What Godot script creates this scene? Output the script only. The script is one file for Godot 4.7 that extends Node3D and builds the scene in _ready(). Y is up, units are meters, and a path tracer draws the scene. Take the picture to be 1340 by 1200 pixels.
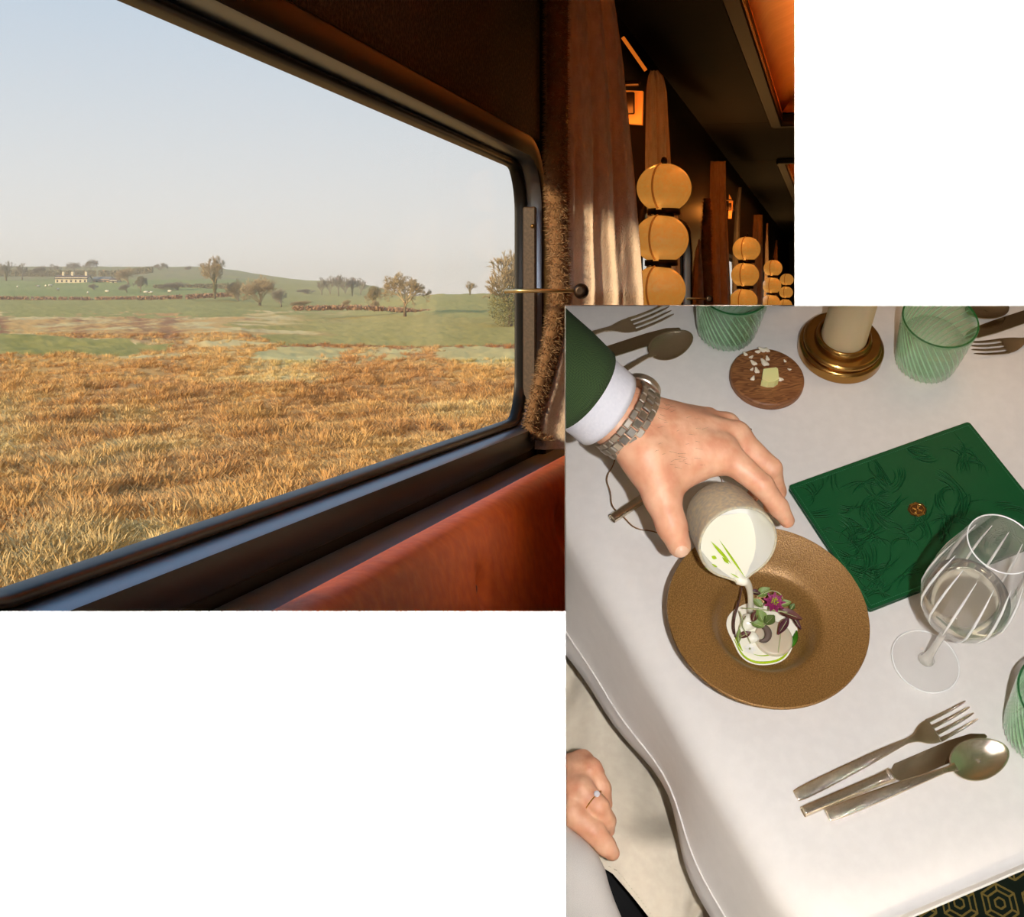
extends Node3D
# A made-up dark viewing room that shuts out the sky. Its white front wall has two openings side by side: behind the first stands a railway dining carriage
# with a landscape outside its window, behind the second an added light-tight box with a tilted, laid restaurant table.
# Picture frame 1340x1200, focal length 1650 px, lens axis at (700, 404): the camera is level.
const F := 1650.0
const PX := 700.0
const PY := 404.0
const WALL := 0.95            # distance of the white wall
const TH := 0.23783           # the carriage runs this much to the right of the lens axis
const LAT := -0.7             # its window wall, metres to the left
var C: Transform3D            # carriage frame: x across, y up, -z forward
var T: Transform3D            # table frame: y is the table's normal, origin under the bowl
var M := {}
var rng := RandomNumberGenerator.new()
var names := {}

class Soup:
	var v := PackedVector3Array()
	var uv := PackedVector2Array()
	var col := PackedColorArray()
	var g := PackedInt32Array()
	var cur := 0
	var cc := Color.WHITE

	func tri(a: Vector3, b: Vector3, c: Vector3, ua := Vector2.ZERO, ub := Vector2.ZERO, uc := Vector2.ZERO) -> void:
		v.append(a); v.append(b); v.append(c)
		uv.append(ua); uv.append(ub); uv.append(uc)
		col.append(cc); col.append(cc); col.append(cc)
		g.append(cur)

	func quad(a: Vector3, b: Vector3, c: Vector3, d: Vector3) -> void:   # clockwise seen from outside
		tri(a, b, c, Vector2(0, 1), Vector2(0, 0), Vector2(1, 0))
		tri(a, c, d, Vector2(0, 1), Vector2(1, 0), Vector2(1, 1))

	func grid(nu: int, nv: int, f: Callable, cu := false, cv := false, flip := false) -> void:   # front: dP/du x dP/dv
		var p := PackedVector3Array()
		p.resize((nu + 1) * (nv + 1))
		for j in nv + 1:
			for i in nu + 1:
				var a := 0.0 if cu and i == nu else float(i) / nu
				var b := 0.0 if cv and j == nv else float(j) / nv
				p[j * (nu + 1) + i] = f.call(a, b)
		for j in nv:
			for i in nu:
				var k := j * (nu + 1) + i
				var p00 := p[k]
				var p10 := p[k + 1]
				var p01 := p[k + nu + 1]
				var p11 := p[k + nu + 2]
				var t00 := Vector2(float(i) / nu, 1.0 - float(j) / nv)
				var t10 := Vector2(float(i + 1) / nu, t00.y)
				var t01 := Vector2(t00.x, 1.0 - float(j + 1) / nv)
				var t11 := Vector2(t10.x, t01.y)
				if flip:
					if p00 != p10 and p10 != p11 and p00 != p11: tri(p00, p10, p11, t00, t10, t11)
					if p00 != p11 and p11 != p01 and p00 != p01: tri(p00, p11, p01, t00, t11, t01)
				else:
					if p00 != p01 and p01 != p11 and p00 != p11: tri(p00, p01, p11, t00, t01, t11)
					if p00 != p11 and p11 != p10 and p00 != p10: tri(p00, p11, p10, t00, t11, t10)

	func lathe(prof: Array, n := 48, xf := Transform3D()) -> void:   # outside runs upwards
		var m := prof.size() - 1
		grid(n, m, func(a, b):
			var q: Vector2 = prof[roundi(b * m)]
			return xf * Vector3(q.x * cos(a * TAU), q.y, -q.x * sin(a * TAU)), true)

	func tube(path: Array, rad: Array, n := 8, caps := true) -> void:
		var m := path.size() - 1
		var fr: Array[Basis] = []
		var x := Vector3.ZERO
		for k in m + 1:
			var t: Vector3 = (path[mini(k + 1, m)] - path[maxi(k - 1, 0)]).normalized()
			if k == 0:
				x = t.cross(Vector3.UP if absf(t.y) < 0.9 else Vector3.RIGHT).normalized()
			else:
				x = (x - t * x.dot(t)).normalized()
			fr.append(Basis(x, t.cross(x), t))
		grid(n, m, func(a, b):
			var k := roundi(b * m)
			return path[k] + (fr[k].x * cos(a * TAU) + fr[k].y * sin(a * TAU)) * rad[k], true)
		if caps:
			for e in [0, m]:
				for i in n:
					var a0 := TAU * i / n
					var a1 := TAU * ((i + 1) % n) / n
					var p: Vector3 = path[e] + (fr[e].x * cos(a0) + fr[e].y * sin(a0)) * rad[e]
					var q: Vector3 = path[e] + (fr[e].x * cos(a1) + fr[e].y * sin(a1)) * rad[e]
					if e == 0: tri(path[e], p, q)
					else: tri(path[e], q, p)

	func cbox(xf: Transform3D, s: Vector3, b := 0.002) -> void:   # a box with chamfered edges
		var was := cur
		cur = -1
		var h := s / 2.0
		b = minf(b, minf(h.x, minf(h.y, h.z)) * 0.9)
		var vt := func(axis: int, sx: float, sy: float, sz: float) -> Vector3:   # corner vertex on the face across this axis
			var p := Vector3(sx * (h.x - (0.0 if axis == 0 else b)), sy * (h.y - (0.0 if axis == 1 else b)), sz * (h.z - (0.0 if axis == 2 else b)))
			return xf * p
		var mid := xf.origin
		var put := func(ps: Array) -> void:
			var nn: Vector3 = (ps[1] - ps[0]).cross(ps[2] - ps[0])
			var ct := Vector3.ZERO
			for q in ps: ct += q
			if nn.dot(ct / ps.size() - mid) > 0.0: ps.reverse()
			for k in range(1, ps.size() - 1): tri(ps[0], ps[k], ps[k + 1])
		for ax in 3:
			for sg in [-1.0, 1.0]:
				var ps := []
				for e in [[-1, -1], [-1, 1], [1, 1], [1, -1]]:
					var c := [e[0], e[1]]
					c.insert(ax, sg)
					ps.append(vt.call(ax, c[0], c[1], c[2]))
				put.call(ps)
		for ax in 3:
			var a1 := (ax + 1) % 3
			var a2 := (ax + 2) % 3
			for s1 in [-1.0, 1.0]:
				for s2 in [-1.0, 1.0]:
					var lo := [0.0, 0.0, 0.0]
					lo[a1] = s1; lo[a2] = s2; lo[ax] = -1.0
					var hi := lo.duplicate()
					hi[ax] = 1.0
					put.call([vt.call(a1, lo[0], lo[1], lo[2]), vt.call(a2, lo[0], lo[1], lo[2]), vt.call(a2, hi[0], hi[1], hi[2]), vt.call(a1, hi[0], hi[1], hi[2])])
		for sx in [-1.0, 1.0]:
			for sy in [-1.0, 1.0]:
				for sz in [-1.0, 1.0]:
					put.call([vt.call(0, sx, sy, sz), vt.call(1, sx, sy, sz), vt.call(2, sx, sy, sz)])
		cur = was

	func box(c: Vector3, s: Vector3, b := 0.002) -> void:
		cbox(Transform3D(Basis(), c), s, b)

	func prism(poly: PackedVector2Array, y0: float, y1: float, xf := Transform3D(), sides_smooth := false) -> void:   # polygon in (x, z)
		var was := cur
		cur = -1
		var idx := Geometry2D.triangulate_polygon(poly)
		var area := 0.0
		for k in poly.size():
			var p := poly[k]
			var q := poly[(k + 1) % poly.size()]
			area += p.x * q.y - q.x * p.y
		for k in range(0, idx.size(), 3):
			var a := poly[idx[k]]
			var b := poly[idx[k + 1]]
			var c := poly[idx[k + 2]]
			if (b - a).cross(c - a) < 0.0:
				var t := b
				b = c
				c = t
			tri(xf * Vector3(a.x, y1, a.y), xf * Vector3(b.x, y1, b.y), xf * Vector3(c.x, y1, c.y), a, b, c)
			tri(xf * Vector3(a.x, y0, a.y), xf * Vector3(c.x, y0, c.y), xf * Vector3(b.x, y0, b.y), a, c, b)
		if sides_smooth: cur = 1
		for k in poly.size():
			var p := poly[k]
			var q := poly[(k + 1) % poly.size()]
			if area < 0.0:
				var t := p
				p = q
				q = t
			quad(xf * Vector3(q.x, y0, q.y), xf * Vector3(q.x, y1, q.y), xf * Vector3(p.x, y1, p.y), xf * Vector3(p.x, y0, p.y))
		cur = was

	func move(xf: Transform3D) -> Soup:
		for k in v.size(): v[k] = xf * v[k]
		return self

	func add(o: Soup, xf := Transform3D()) -> void:
		for k in o.v.size(): v.append(xf * o.v[k])
		uv.append_array(o.uv); col.append_array(o.col); g.append_array(o.g)

	func clip(pl: Plane) -> Soup:   # keeps what lies over the plane
		var o := Soup.new()
		for t in g.size():
			var d := [pl.distance_to(v[t * 3]), pl.distance_to(v[t * 3 + 1]), pl.distance_to(v[t * 3 + 2])]
			o.cur = g[t]
			o.cc = col[t * 3]
			if d[0] >= 0 and d[1] >= 0 and d[2] >= 0:
				o.tri(v[t * 3], v[t * 3 + 1], v[t * 3 + 2], uv[t * 3], uv[t * 3 + 1], uv[t * 3 + 2])
			elif d[0] > 0 or d[1] > 0 or d[2] > 0:
				var ps := []
				var us := []
				for k in 3:
					var k2 := (k + 1) % 3
					if d[k] >= 0:
						ps.append(v[t * 3 + k]); us.append(uv[t * 3 + k])
					if (d[k] >= 0) != (d[k2] >= 0):
						var w: float = d[k] / (d[k] - d[k2])
						ps.append(v[t * 3 + k].lerp(v[t * 3 + k2], w)); us.append(uv[t * 3 + k].lerp(uv[t * 3 + k2], w))
				for k in range(1, ps.size() - 1): o.tri(ps[0], ps[k], ps[k + 1], us[0], us[k], us[k + 1])
		return o

	func mesh(m: Material, tangents := false) -> ArrayMesh:
		var st := SurfaceTool.new()
		st.begin(Mesh.PRIMITIVE_TRIANGLES)
		for t in g.size():
			var s := g[t]
			st.set_smooth_group(0xFFFFFFFF if s < 0 else s)
			for k in range(t * 3, t * 3 + 3):
				st.set_color(col[k])
				st.set_uv(uv[k])
				st.add_vertex(v[k])
		st.generate_normals()
		if tangents: st.generate_tangents()
		st.index()
		st.set_material(m)
		return st.commit()

class Field:   # distances on a grid, joined with a smooth minimum, meshed as surface nets
	var o: Vector3
	var h: float
	var n: Vector3i
	var d := PackedFloat32Array()

	func _init(lo: Vector3, hi: Vector3, cell: float) -> void:
		o = lo
		h = cell
		n = Vector3i(((hi - lo) / cell).ceil()) + Vector3i.ONE
		d.resize(n.x * n.y * n.z)
		d.fill(1.0)

	func cap(a: Vector3, b: Vector3, ra: float, rb: float, k := 0.008) -> void:
		var w := maxf(ra, rb) + maxf(k, 2.0 * h) + h
		var lo := Vector3i(((a.min(b) - Vector3.ONE * w - o) / h).floor()).clamp(Vector3i.ZERO, n - Vector3i.ONE)
		var hi := Vector3i(((a.max(b) + Vector3.ONE * w - o) / h).ceil()).clamp(Vector3i.ZERO, n - Vector3i.ONE)
		var ab := b - a
		var ll := maxf(ab.length_squared(), 1e-9)
		for z in range(lo.z, hi.z + 1):
			for y in range(lo.y, hi.y + 1):
				var at := (z * n.y + y) * n.x
				for x in range(lo.x, hi.x + 1):
					var p := o + Vector3(x, y, z) * h - a
					var t := clampf(p.dot(ab) / ll, 0.0, 1.0)
					var e := (p - ab * t).length() - lerpf(ra, rb, t)
					var f := d[at + x]
					var q := maxf(k - absf(e - f), 0.0) / k
					d[at + x] = minf(e, f) - q * q * k * 0.25

	func chain(ps: Array, rs: Array, k := 0.004) -> void:
		for i in ps.size() - 1: cap(ps[i], ps[i + 1], rs[i], rs[i + 1], k)

	func under(pl: Plane) -> void:   # cuts away what lies under the plane
		for z in n.z:
			for y in n.y:
				for x in n.x:
					var at := (z * n.y + y) * n.x + x
					d[at] = maxf(d[at], -pl.distance_to(o + Vector3(x, y, z) * h))

	func mesh(s: Soup) -> void:
		var id := PackedInt32Array()
		id.resize(d.size())
		id.fill(-1)
		var vs := PackedVector3Array()
		var sx := 1
		var sy := n.x
		var sz := n.x * n.y
		var off := [0, sx, sy, sx + sy, sz, sx + sz, sy + sz, sx + sy + sz]
		var edges := [[0, 1], [2, 3], [4, 5], [6, 7], [0, 2], [1, 3], [4, 6], [5, 7], [0, 4], [1, 5], [2, 6], [3, 7]]
		for z in n.z - 1:
			for y in n.y - 1:
				for x in n.x - 1:
					var at := z * sz + y * sy + x
					var first := d[at] < 0.0
					var mixed := false
					for k in 8:
						if (d[at + off[k]] < 0.0) != first:
							mixed = true
							break
					if not mixed: continue
					var sum := Vector3.ZERO
					var c := 0
					for e in edges:
						var a := d[at + off[e[0]]]
						var b := d[at + off[e[1]]]
						if (a < 0.0) != (b < 0.0):
							var w := a / (a - b)
							var pa := Vector3(e[0] & 1, (e[0] >> 1) & 1, e[0] >> 2)
							var pb := Vector3(e[1] & 1, (e[1] >> 1) & 1, e[1] >> 2)
							sum += pa.lerp(pb, w)
							c += 1
					id[at] = vs.size()
					vs.append(o + (Vector3(x, y, z) + sum / c) * h)
		for z in range(1, n.z - 1):
			for y in range(1, n.y - 1):
				for x in range(1, n.x - 1):
					var at := z * sz + y * sy + x
					var a := d[at] < 0.0
					for ax in 3:
						var st: int = [sx, sy, sz][ax]
						if (d[at + st] < 0.0) == a: continue
						var u: int = [sy, sz, sx][ax]
						var w: int = [sz, sx, sy][ax]
						var q := [id[at], id[at - u], id[at - u - w], id[at - w]]
						if q.min() < 0: continue
						if a: s.quad(vs[q[0]], vs[q[3]], vs[q[2]], vs[q[1]])
						else: s.quad(vs[q[0]], vs[q[1]], vs[q[2]], vs[q[3]])

# ---------- naming and placing ----------
func numbered(n: String) -> String:
	var k: int = names.get(n, 0)
	names[n] = k + 1
	return n if k == 0 else "%s_%03d" % [n, k]

func tag(o: Node, label: String, category: String, group := "") -> void:
	o.set_meta("label", label)
	o.set_meta("category", category)
	if group: o.set_meta("group", group)

func thing(called: String, label: String, category: String, xf := Transform3D(), group := "") -> Node3D:
	var o := Node3D.new()
	o.name = numbered(called)
	o.transform = xf
	add_child(o)
	tag(o, label, category, group)
	return o

func part(parent: Node, called: String, s: Soup, m: Material, tangents := false) -> MeshInstance3D:
	var o := MeshInstance3D.new()
	o.name = called
	o.mesh = s.mesh(m, tangents)
	parent.add_child(o, true)
	return o

func solo(called: String, label: String, category: String, s: Soup, m: Material, xf := Transform3D(), group := "") -> MeshInstance3D:
	var o := part(self, numbered(called), s, m)
	o.transform = xf
	tag(o, label, category, group)
	return o

func struct(called: String, s: Soup, m: Material, xf := Transform3D()) -> MeshInstance3D:
	var o := part(self, called, s, m)
	o.transform = xf
	o.set_meta("kind", "structure")
	return o

# ---------- rays ----------
func ray(x: float, y: float) -> Vector3:
	return Vector3((x - PX) / F, (PY - y) / F, -1.0)

func tp(x: float, y: float, h := 0.0) -> Vector3:   # table frame: where this sight line is h over the table
	var r := T.basis.inverse() * ray(x, y)
	var o := T.affine_inverse().origin
	return o + r * ((h - o.y) / r.y)

func wp(x: float, y: float, lat := LAT) -> Vector3:   # carriage frame: where this sight line meets the lengthwise plane at lat
	var r := C.basis.inverse() * ray(x, y)
	return r * (lat / r.x)

func sp(x: float, y: float, s: float) -> Vector3:   # carriage frame: where it meets the cross plane s metres ahead
	var r := C.basis.inverse() * ray(x, y)
	return r * (s / -r.z)

func hp(x: float, y: float, up: float) -> Vector3:   # carriage frame: where it meets the level plane
	var r := C.basis.inverse() * ray(x, y)
	return r * (up / r.y)

func bevelled(prof: Array, r: float) -> Array:   # rounds the corners of a lathe profile
	var out := [prof[0]]
	for k in range(1, prof.size() - 1):
		var p: Vector2 = prof[k]
		var a: Vector2 = prof[k - 1] - p
		var b: Vector2 = prof[k + 1] - p
		var ra := minf(r, a.length() * 0.4)
		var rb := minf(r, b.length() * 0.4)
		var pa := p + a.normalized() * ra
		var pb := p + b.normalized() * rb
		out.append_array([pa + a.normalized() * ra * 0.2, pa, (pa + pb + p * 2.0) / 4.0, pb, pb + b.normalized() * rb * 0.2])
	out.append(prof[-1])
	return out

func smooth_list(pts: Array, times := 2) -> Array:   # Chaikin, ends kept
	for t in times:
		var o := [pts[0]]
		for k in pts.size() - 1:
			o.append(pts[k].lerp(pts[k + 1], 0.25))
			o.append(pts[k].lerp(pts[k + 1], 0.75))
		o.append(pts[-1])
		pts = o
	return pts

func table_at(keys: Array, x: float) -> float:   # piecewise linear [[x, y], ...]
	if x <= keys[0][0]: return keys[0][1]
	for k in range(1, keys.size()):
		if x <= keys[k][0]:
			return lerpf(keys[k - 1][1], keys[k][1], (x - keys[k - 1][0]) / (keys[k][0] - keys[k - 1][0]))
	return keys[-1][1]

# ---------- materials ----------
func rgb(r: int, g: int, b: int) -> Color:
	return Color(r / 255.0, g / 255.0, b / 255.0)

func plain(c: Color, rough := 0.6, metal := 0.0) -> StandardMaterial3D:
	var m := StandardMaterial3D.new()
	m.albedo_color = c
	m.roughness = rough
	m.metallic = metal
	m.cull_mode = BaseMaterial3D.CULL_DISABLED
	return m

func noise_tex(freq: float, a: Color, b: Color, kind := 0, size := 512, octaves := 4) -> NoiseTexture2D:
	var n := FastNoiseLite.new()
	n.seed = 11 + int(freq * 1000.0)
	n.noise_type = FastNoiseLite.TYPE_SIMPLEX_SMOOTH if kind == 0 else FastNoiseLite.TYPE_CELLULAR
	n.frequency = freq
	n.fractal_octaves = octaves
	var g := Gradient.new()
	g.set_color(0, a)
	g.set_color(1, b)
	g.set_offset(0, 0.2)
	g.set_offset(1, 0.8)
	var t := NoiseTexture2D.new()
	t.width = size
	t.height = size
	t.seamless = true
	t.noise = n
	t.color_ramp = g
	return t

func bump_tex(freq: float, strength: float, size := 512, kind := 0, octaves := 4) -> NoiseTexture2D:
	var t := noise_tex(freq, Color.BLACK, Color.WHITE, kind, size, octaves)
	t.color_ramp = null
	t.as_normal_map = true
	t.bump_strength = strength
	return t

func mottled(a: Color, b: Color, freq: float, scale: Vector3, rough := 0.6, metal := 0.0, bump := 0.0, kind := 0) -> StandardMaterial3D:
	var m := plain(Color.WHITE, rough, metal)
	m.albedo_texture = noise_tex(freq, a, b, kind)
	m.uv1_triplanar = true
	m.uv1_scale = scale
	if bump > 0.0:
		m.normal_enabled = true
		m.normal_texture = bump_tex(freq, bump, 512, kind)
		m.normal_scale = 1.0
	return m

func image_tex(im: Image) -> ImageTexture:
	return ImageTexture.create_from_image(im)

func _ready() -> void:
	# ---- camera ----
	var cam := Camera3D.new()
	cam.name = "camera"
	cam.projection = Camera3D.PROJECTION_FRUSTUM
	cam.near = 0.05
	cam.far = 4000.0
	cam.size = cam.near * 1200.0 / F
	cam.frustum_offset = Vector2((670.0 - PX) / F, (PY - 600.0) / F) * cam.near
	add_child(cam)
	cam.current = true
	# ---- sky, exposure ----
	var env := Environment.new()
	env.background_mode = Environment.BG_SKY
	var sky := ProceduralSkyMaterial.new()
	sky.sky_top_color = rgb(134, 184, 226)
	sky.sky_horizon_color = rgb(255, 249, 238)
	sky.sky_curve = 0.2
	sky.ground_bottom_color = rgb(130, 110, 80)
	sky.ground_horizon_color = rgb(200, 190, 170)
	sky.sun_angle_max = 1.0
	env.sky = Sky.new()
	env.sky.sky_material = sky
	env.tonemap_mode = Environment.TONE_MAPPER_LINEAR
	env.tonemap_exposure = 1.0
	env.sdfgi_enabled = true
	env.ssao_enabled = true
	env.ssil_enabled = true
	env.volumetric_fog_enabled = true
	env.volumetric_fog_density = 0.0
	var we := WorldEnvironment.new()
	we.name = "world"
	we.environment = env
	add_child(we)
	# ---- sun: low, from behind the camera on the right ----
	var sun := DirectionalLight3D.new()
	sun.name = "sun"
	sun.light_color = rgb(255, 226, 180)
	sun.light_energy = 1.75
	sun.light_angular_distance = 7.0
	sun.shadow_enabled = true
	add_child(sun)
	sun.look_at_from_position(Vector3.ZERO, Vector3(0.717, -0.292, -0.631))
	# ---- frames ----
	C = Transform3D(Basis(Vector3.UP, -TH), Vector3.ZERO)
	var nrm := -ray(660, 1920).normalized()
	var e1 := (Vector3.RIGHT - nrm * nrm.x).normalized()
	T = Transform3D(Basis(e1, nrm, e1.cross(nrm)), ray(1005, 805) * 1.35)
	rng.seed = 4
	materials()
	flash()
	wall_washers()
	room()
	carriage_shell()
	outside()
	carriage_things()
	table_box()
	table_things()

func materials() -> void:
	M.white_paint = plain(rgb(244, 244, 242), 0.9)
	M.charcoal = plain(rgb(26, 25, 24), 0.9)
	M.black_metal = plain(rgb(16, 16, 16), 0.45, 0.6)
	M.bulb = plain(rgb(255, 250, 240), 0.5)
	M.bulb.emission_enabled = true
	M.bulb.emission = rgb(255, 246, 230)
	M.bulb.emission_energy_multiplier = 3.0
	M.bulb_warm = plain(rgb(255, 190, 110), 0.5)
	M.bulb_warm.emission_enabled = true
	M.bulb_warm.emission = rgb(255, 170, 80)
	M.amber = plain(rgb(200, 110, 40), 0.5)  # glow put into the material for the lit look of the panels
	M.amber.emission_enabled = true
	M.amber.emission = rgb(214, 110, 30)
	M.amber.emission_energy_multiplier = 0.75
	M.brass_pale = plain(rgb(206, 182, 132), 0.3, 0.85)

func spot(called: String, parent: Node, pos: Vector3, to: Vector3, angle: float, energy: float, c: Color, size: float) -> void:
	var l := SpotLight3D.new()
	l.name = called
	parent.add_child(l)
	l.spot_angle = angle
	l.spot_angle_attenuation = 0.1
	l.spot_range = 30.0
	l.spot_attenuation = 2.0
	l.light_energy = energy
	l.light_color = c
	l.light_size = size
	l.shadow_enabled = true
	l.look_at_from_position(pos, to, Vector3.UP if absf((to - pos).normalized().y) < 0.95 else Vector3.RIGHT)

func flash() -> void:   # the photographer's flash, right of the lens, behind an added plate that keeps it off the carriage
	var at := Vector3(0.115, -0.012, 0.0)
	var t := thing("flash_lamp", "black flash lamp with an added rectangular mask plate to the right of the lens", "lamp")
	spot("flash_light", t, at, Vector3(0.245, -0.25, -WALL), 23.0, FLASH, rgb(252, 250, 252), 0.002)
	var s := Soup.new()
	s.lathe([Vector2(0, 0), Vector2(0.011, 0), Vector2(0.011, 0.003), Vector2(0, 0.003)], 20, Transform3D(Basis(Vector3.RIGHT, PI / 2), at + Vector3(0, 0, 0.016)))
	part(t, "bulb", s, M.bulb)
	s = Soup.new()
	s.box(at + Vector3(0, 0, 0.06), Vector3(0.07, 0.06, 0.07), 0.004)
	part(t, "lamp_head", s, M.black_metal)
	s = Soup.new()   # added plate, masking the flash to the table opening
	var k := 0.11 / WALL
	var x0: float = lerpf(at.x, (740.0 - PX) / F * WALL, k)
	var x1: float = lerpf(at.x, (1600.0 - PX) / F * WALL, k)
	var y1: float = lerpf(at.y, (PY - 399.0) / F * WALL, k)
	var y0: float = lerpf(at.y, (PY - 1320.0) / F * WALL, k)
	var ox0 := 0.055
	var ox1 := 0.45
	var oy0 := -0.3
	var oy1 := 0.2
	s.box(Vector3((ox0 + x0) / 2, (oy0 + oy1) / 2, -0.11), Vector3(x0 - ox0, oy1 - oy0, 0.002), 0.0005)
	s.box(Vector3((ox1 + x1) / 2, (oy0 + oy1) / 2, -0.11), Vector3(ox1 - x1, oy1 - oy0, 0.002), 0.0005)
	s.box(Vector3((x0 + x1) / 2, (oy1 + y1) / 2, -0.11), Vector3(x1 - x0, oy1 - y1, 0.002), 0.0005)
	s.box(Vector3((x0 + x1) / 2, (oy0 + y0) / 2, -0.11), Vector3(x1 - x0, y0 - oy0, 0.002), 0.0005)
	part(t, "added_mask_plate", s, M.charcoal)
	s = Soup.new()
	s.box(Vector3(0.43, 0.0, -0.015), Vector3(0.012, 0.012, 0.2), 0.002)
	s.box(Vector3(0.285, 0.0, 0.08), Vector3(0.3, 0.012, 0.012), 0.002)
	part(t, "bracket", s, M.black_metal)
	s = Soup.new()
	s.tube([Vector3(0.36, 0, 0.08), Vector3(0.36, -1.23, 0.08)], [0.012, 0.012], 10)
	s.box(Vector3(0.36, -1.235, 0.08), Vector3(0.3, 0.02, 0.3), 0.004)
	part(t, "stand", s, M.black_metal)

func wall_washers() -> void:   # unseen lamps added to turn the wall's two blank fields white
	for a in [[Vector3(0.30, 1.02, -WALL + 0.16), Vector3(0.30, 0.12, -WALL), 10.0, WASH_TOP, "added black spot lamp washing the white wall from the ceiling"],
			[Vector3(-0.30, -1.06, -WALL + 0.16), Vector3(-0.30, -0.36, -WALL), 19.0, WASH_LOW, "added black spot lamp on the floor washing the white wall under the window opening"],
			[Vector3(-0.08, -1.06, -WALL + 0.16), Vector3(-0.09, -0.36, -WALL), 14.0, WASH_LOW, "added black spot lamp on the floor washing the white wall beside the table opening"]]:
		var t := thing("added_washer_lamp", a[4], "lamp")
		var d: Vector3 = (a[1] - a[0]).normalized()
		spot("washer_light", t, a[0], a[1], a[2], a[3], rgb(255, 252, 246), 0.03)
		var s := Soup.new()
		s.tube([a[0] - d * 0.03, a[0] - d * 0.14], [0.04, 0.034], 20)
		part(t, "lamp_head", s, M.black_metal)
		s = Soup.new()
		s.tube([a[0] - d * 0.028, a[0] - d * 0.024], [0.032, 0.032], 20)
		part(t, "bulb", s, M.bulb)
		s = Soup.new()
		var end: float = 1.3 if a[0].y > 0 else -1.25
		s.tube([a[0] - d * 0.13, Vector3(a[0].x, end, a[0].z + 0.02)], [0.008, 0.008], 8)
		s.box(Vector3(a[0].x, end, a[0].z + 0.02), Vector3(0.09, 0.02, 0.09), 0.003)
		part(t, "bracket", s, M.black_metal)

const FLASH := 1.65
const WASH_TOP := 26.0
const WASH_LOW := 22.0

func wx(x: float) -> float: return (x - PX) / F * WALL
func wy(y: float) -> float: return (PY - y) / F * WALL

func room() -> void:
	var s := Soup.new()   # the white wall: six fields round two openings, thin edges cut back behind
	var d := 0.02
	for r in [[-270, -60, -1800, 2600, 0, 0], [-60, 1600, -1800, -60, 0, 0], [1600, 4000, -1800, 2600, 0, 0], [-60, 1600, 1320, 2600, 0, 0], [1040, 1600, -60, 400, 0.02, 0], [-60, 740, 800, 1320, 0, 0.02]]:
		var x0 := wx(r[0])
		var x1 := wx(r[1])
		var y1 := wy(r[2])
		var y0 := wy(r[3])
		var l: float = r[4]
		var t: float = r[5]
		s.cur = -1
		var z := -WALL
		var a := [Vector3(x0, y0, z), Vector3(x0, y1, z), Vector3(x1, y1, z), Vector3(x1, y0, z)]
		var b := [Vector3(x0 + l, y0, z - d), Vector3(x0 + l, y1 - t, z - d), Vector3(x1, y1 - t, z - d), Vector3(x1, y0, z - d)]
		s.quad(a[0], a[1], a[2], a[3])
		s.quad(b[3], b[2], b[1], b[0])
		for k in 4:
			var n := (k + 1) % 4
			s.quad(a[n], a[k], b[k], b[n])
	struct("wall_front", s, M.white_paint)
	s = Soup.new()  # rest of the room: unseen, added to keep sky light out
	s.box(Vector3(0.7, -1.28, 0.3), Vector3(2.52, 0.04, 2.7), 0.004)
	struct("floor", s, M.charcoal)
	s = Soup.new()
	s.box(Vector3(0.7, 1.33, 0.3), Vector3(2.52, 0.06, 2.7), 0.004)
	struct("ceiling", s, M.charcoal)
	s = Soup.new()
	s.box(Vector3(-0.53, 0, 0.3), Vector3(0.06, 2.6, 2.7), 0.004)
	struct("wall_left_added", s, M.charcoal)
	s = Soup.new()
	s.box(Vector3(1.95, 0, 0.3), Vector3(0.06, 2.6, 2.7), 0.004)
	struct("wall_right_added", s, M.charcoal)
	s = Soup.new()
	s.box(Vector3(0.7, 0, 1.6), Vector3(2.52, 2.6, 0.06), 0.004)
	struct("wall_back_added", s, M.charcoal)

func rr(s0: float, s1: float, y0: float, y1: float, r: float, n := 10) -> Array:   # rounded rectangle, each point [corner number, point]
	var o := []
	for k in 4:
		var cx: float = [s1 - r, s0 + r, s0 + r, s1 - r][k]
		var cy: float = [y1 - r, y1 - r, y0 + r, y0 + r][k]
		for i in n + 1:
			var a := PI / 2 * (k + float(i) / n)
			o.append([k, Vector2(cx + r * cos(a), cy + r * sin(a))])
	return o

func on_wall(p: Vector2, lat: float) -> Vector3: return Vector3(lat, p.y, -p.x)

func wall_with_hole(s: Soup, o0: float, o1: float, oy0: float, oy1: float, h: Array, lat_in: float, lat_out: float) -> void:
	var corner := [Vector2(o1, oy1), Vector2(o0, oy1), Vector2(o0, oy0), Vector2(o1, oy0)]
	s.cur = -1
	for i in h.size():
		var a: Array = h[i]
		var b: Array = h[(i + 1) % h.size()]
		var ca: Vector2 = corner[a[0]]
		var cb: Vector2 = corner[b[0]]
		s.tri(on_wall(a[1], lat_in), on_wall(b[1], lat_in), on_wall(cb, lat_in))
		s.tri(on_wall(a[1], lat_out), on_wall(b[1], lat_out), on_wall(cb, lat_out))
		if ca != cb:
			s.tri(on_wall(a[1], lat_in), on_wall(cb, lat_in), on_wall(ca, lat_in))
			s.tri(on_wall(a[1], lat_out), on_wall(cb, lat_out), on_wall(ca, lat_out))
		s.quad(on_wall(a[1], lat_in), on_wall(b[1], lat_in), on_wall(b[1], lat_out), on_wall(a[1], lat_out))

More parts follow.
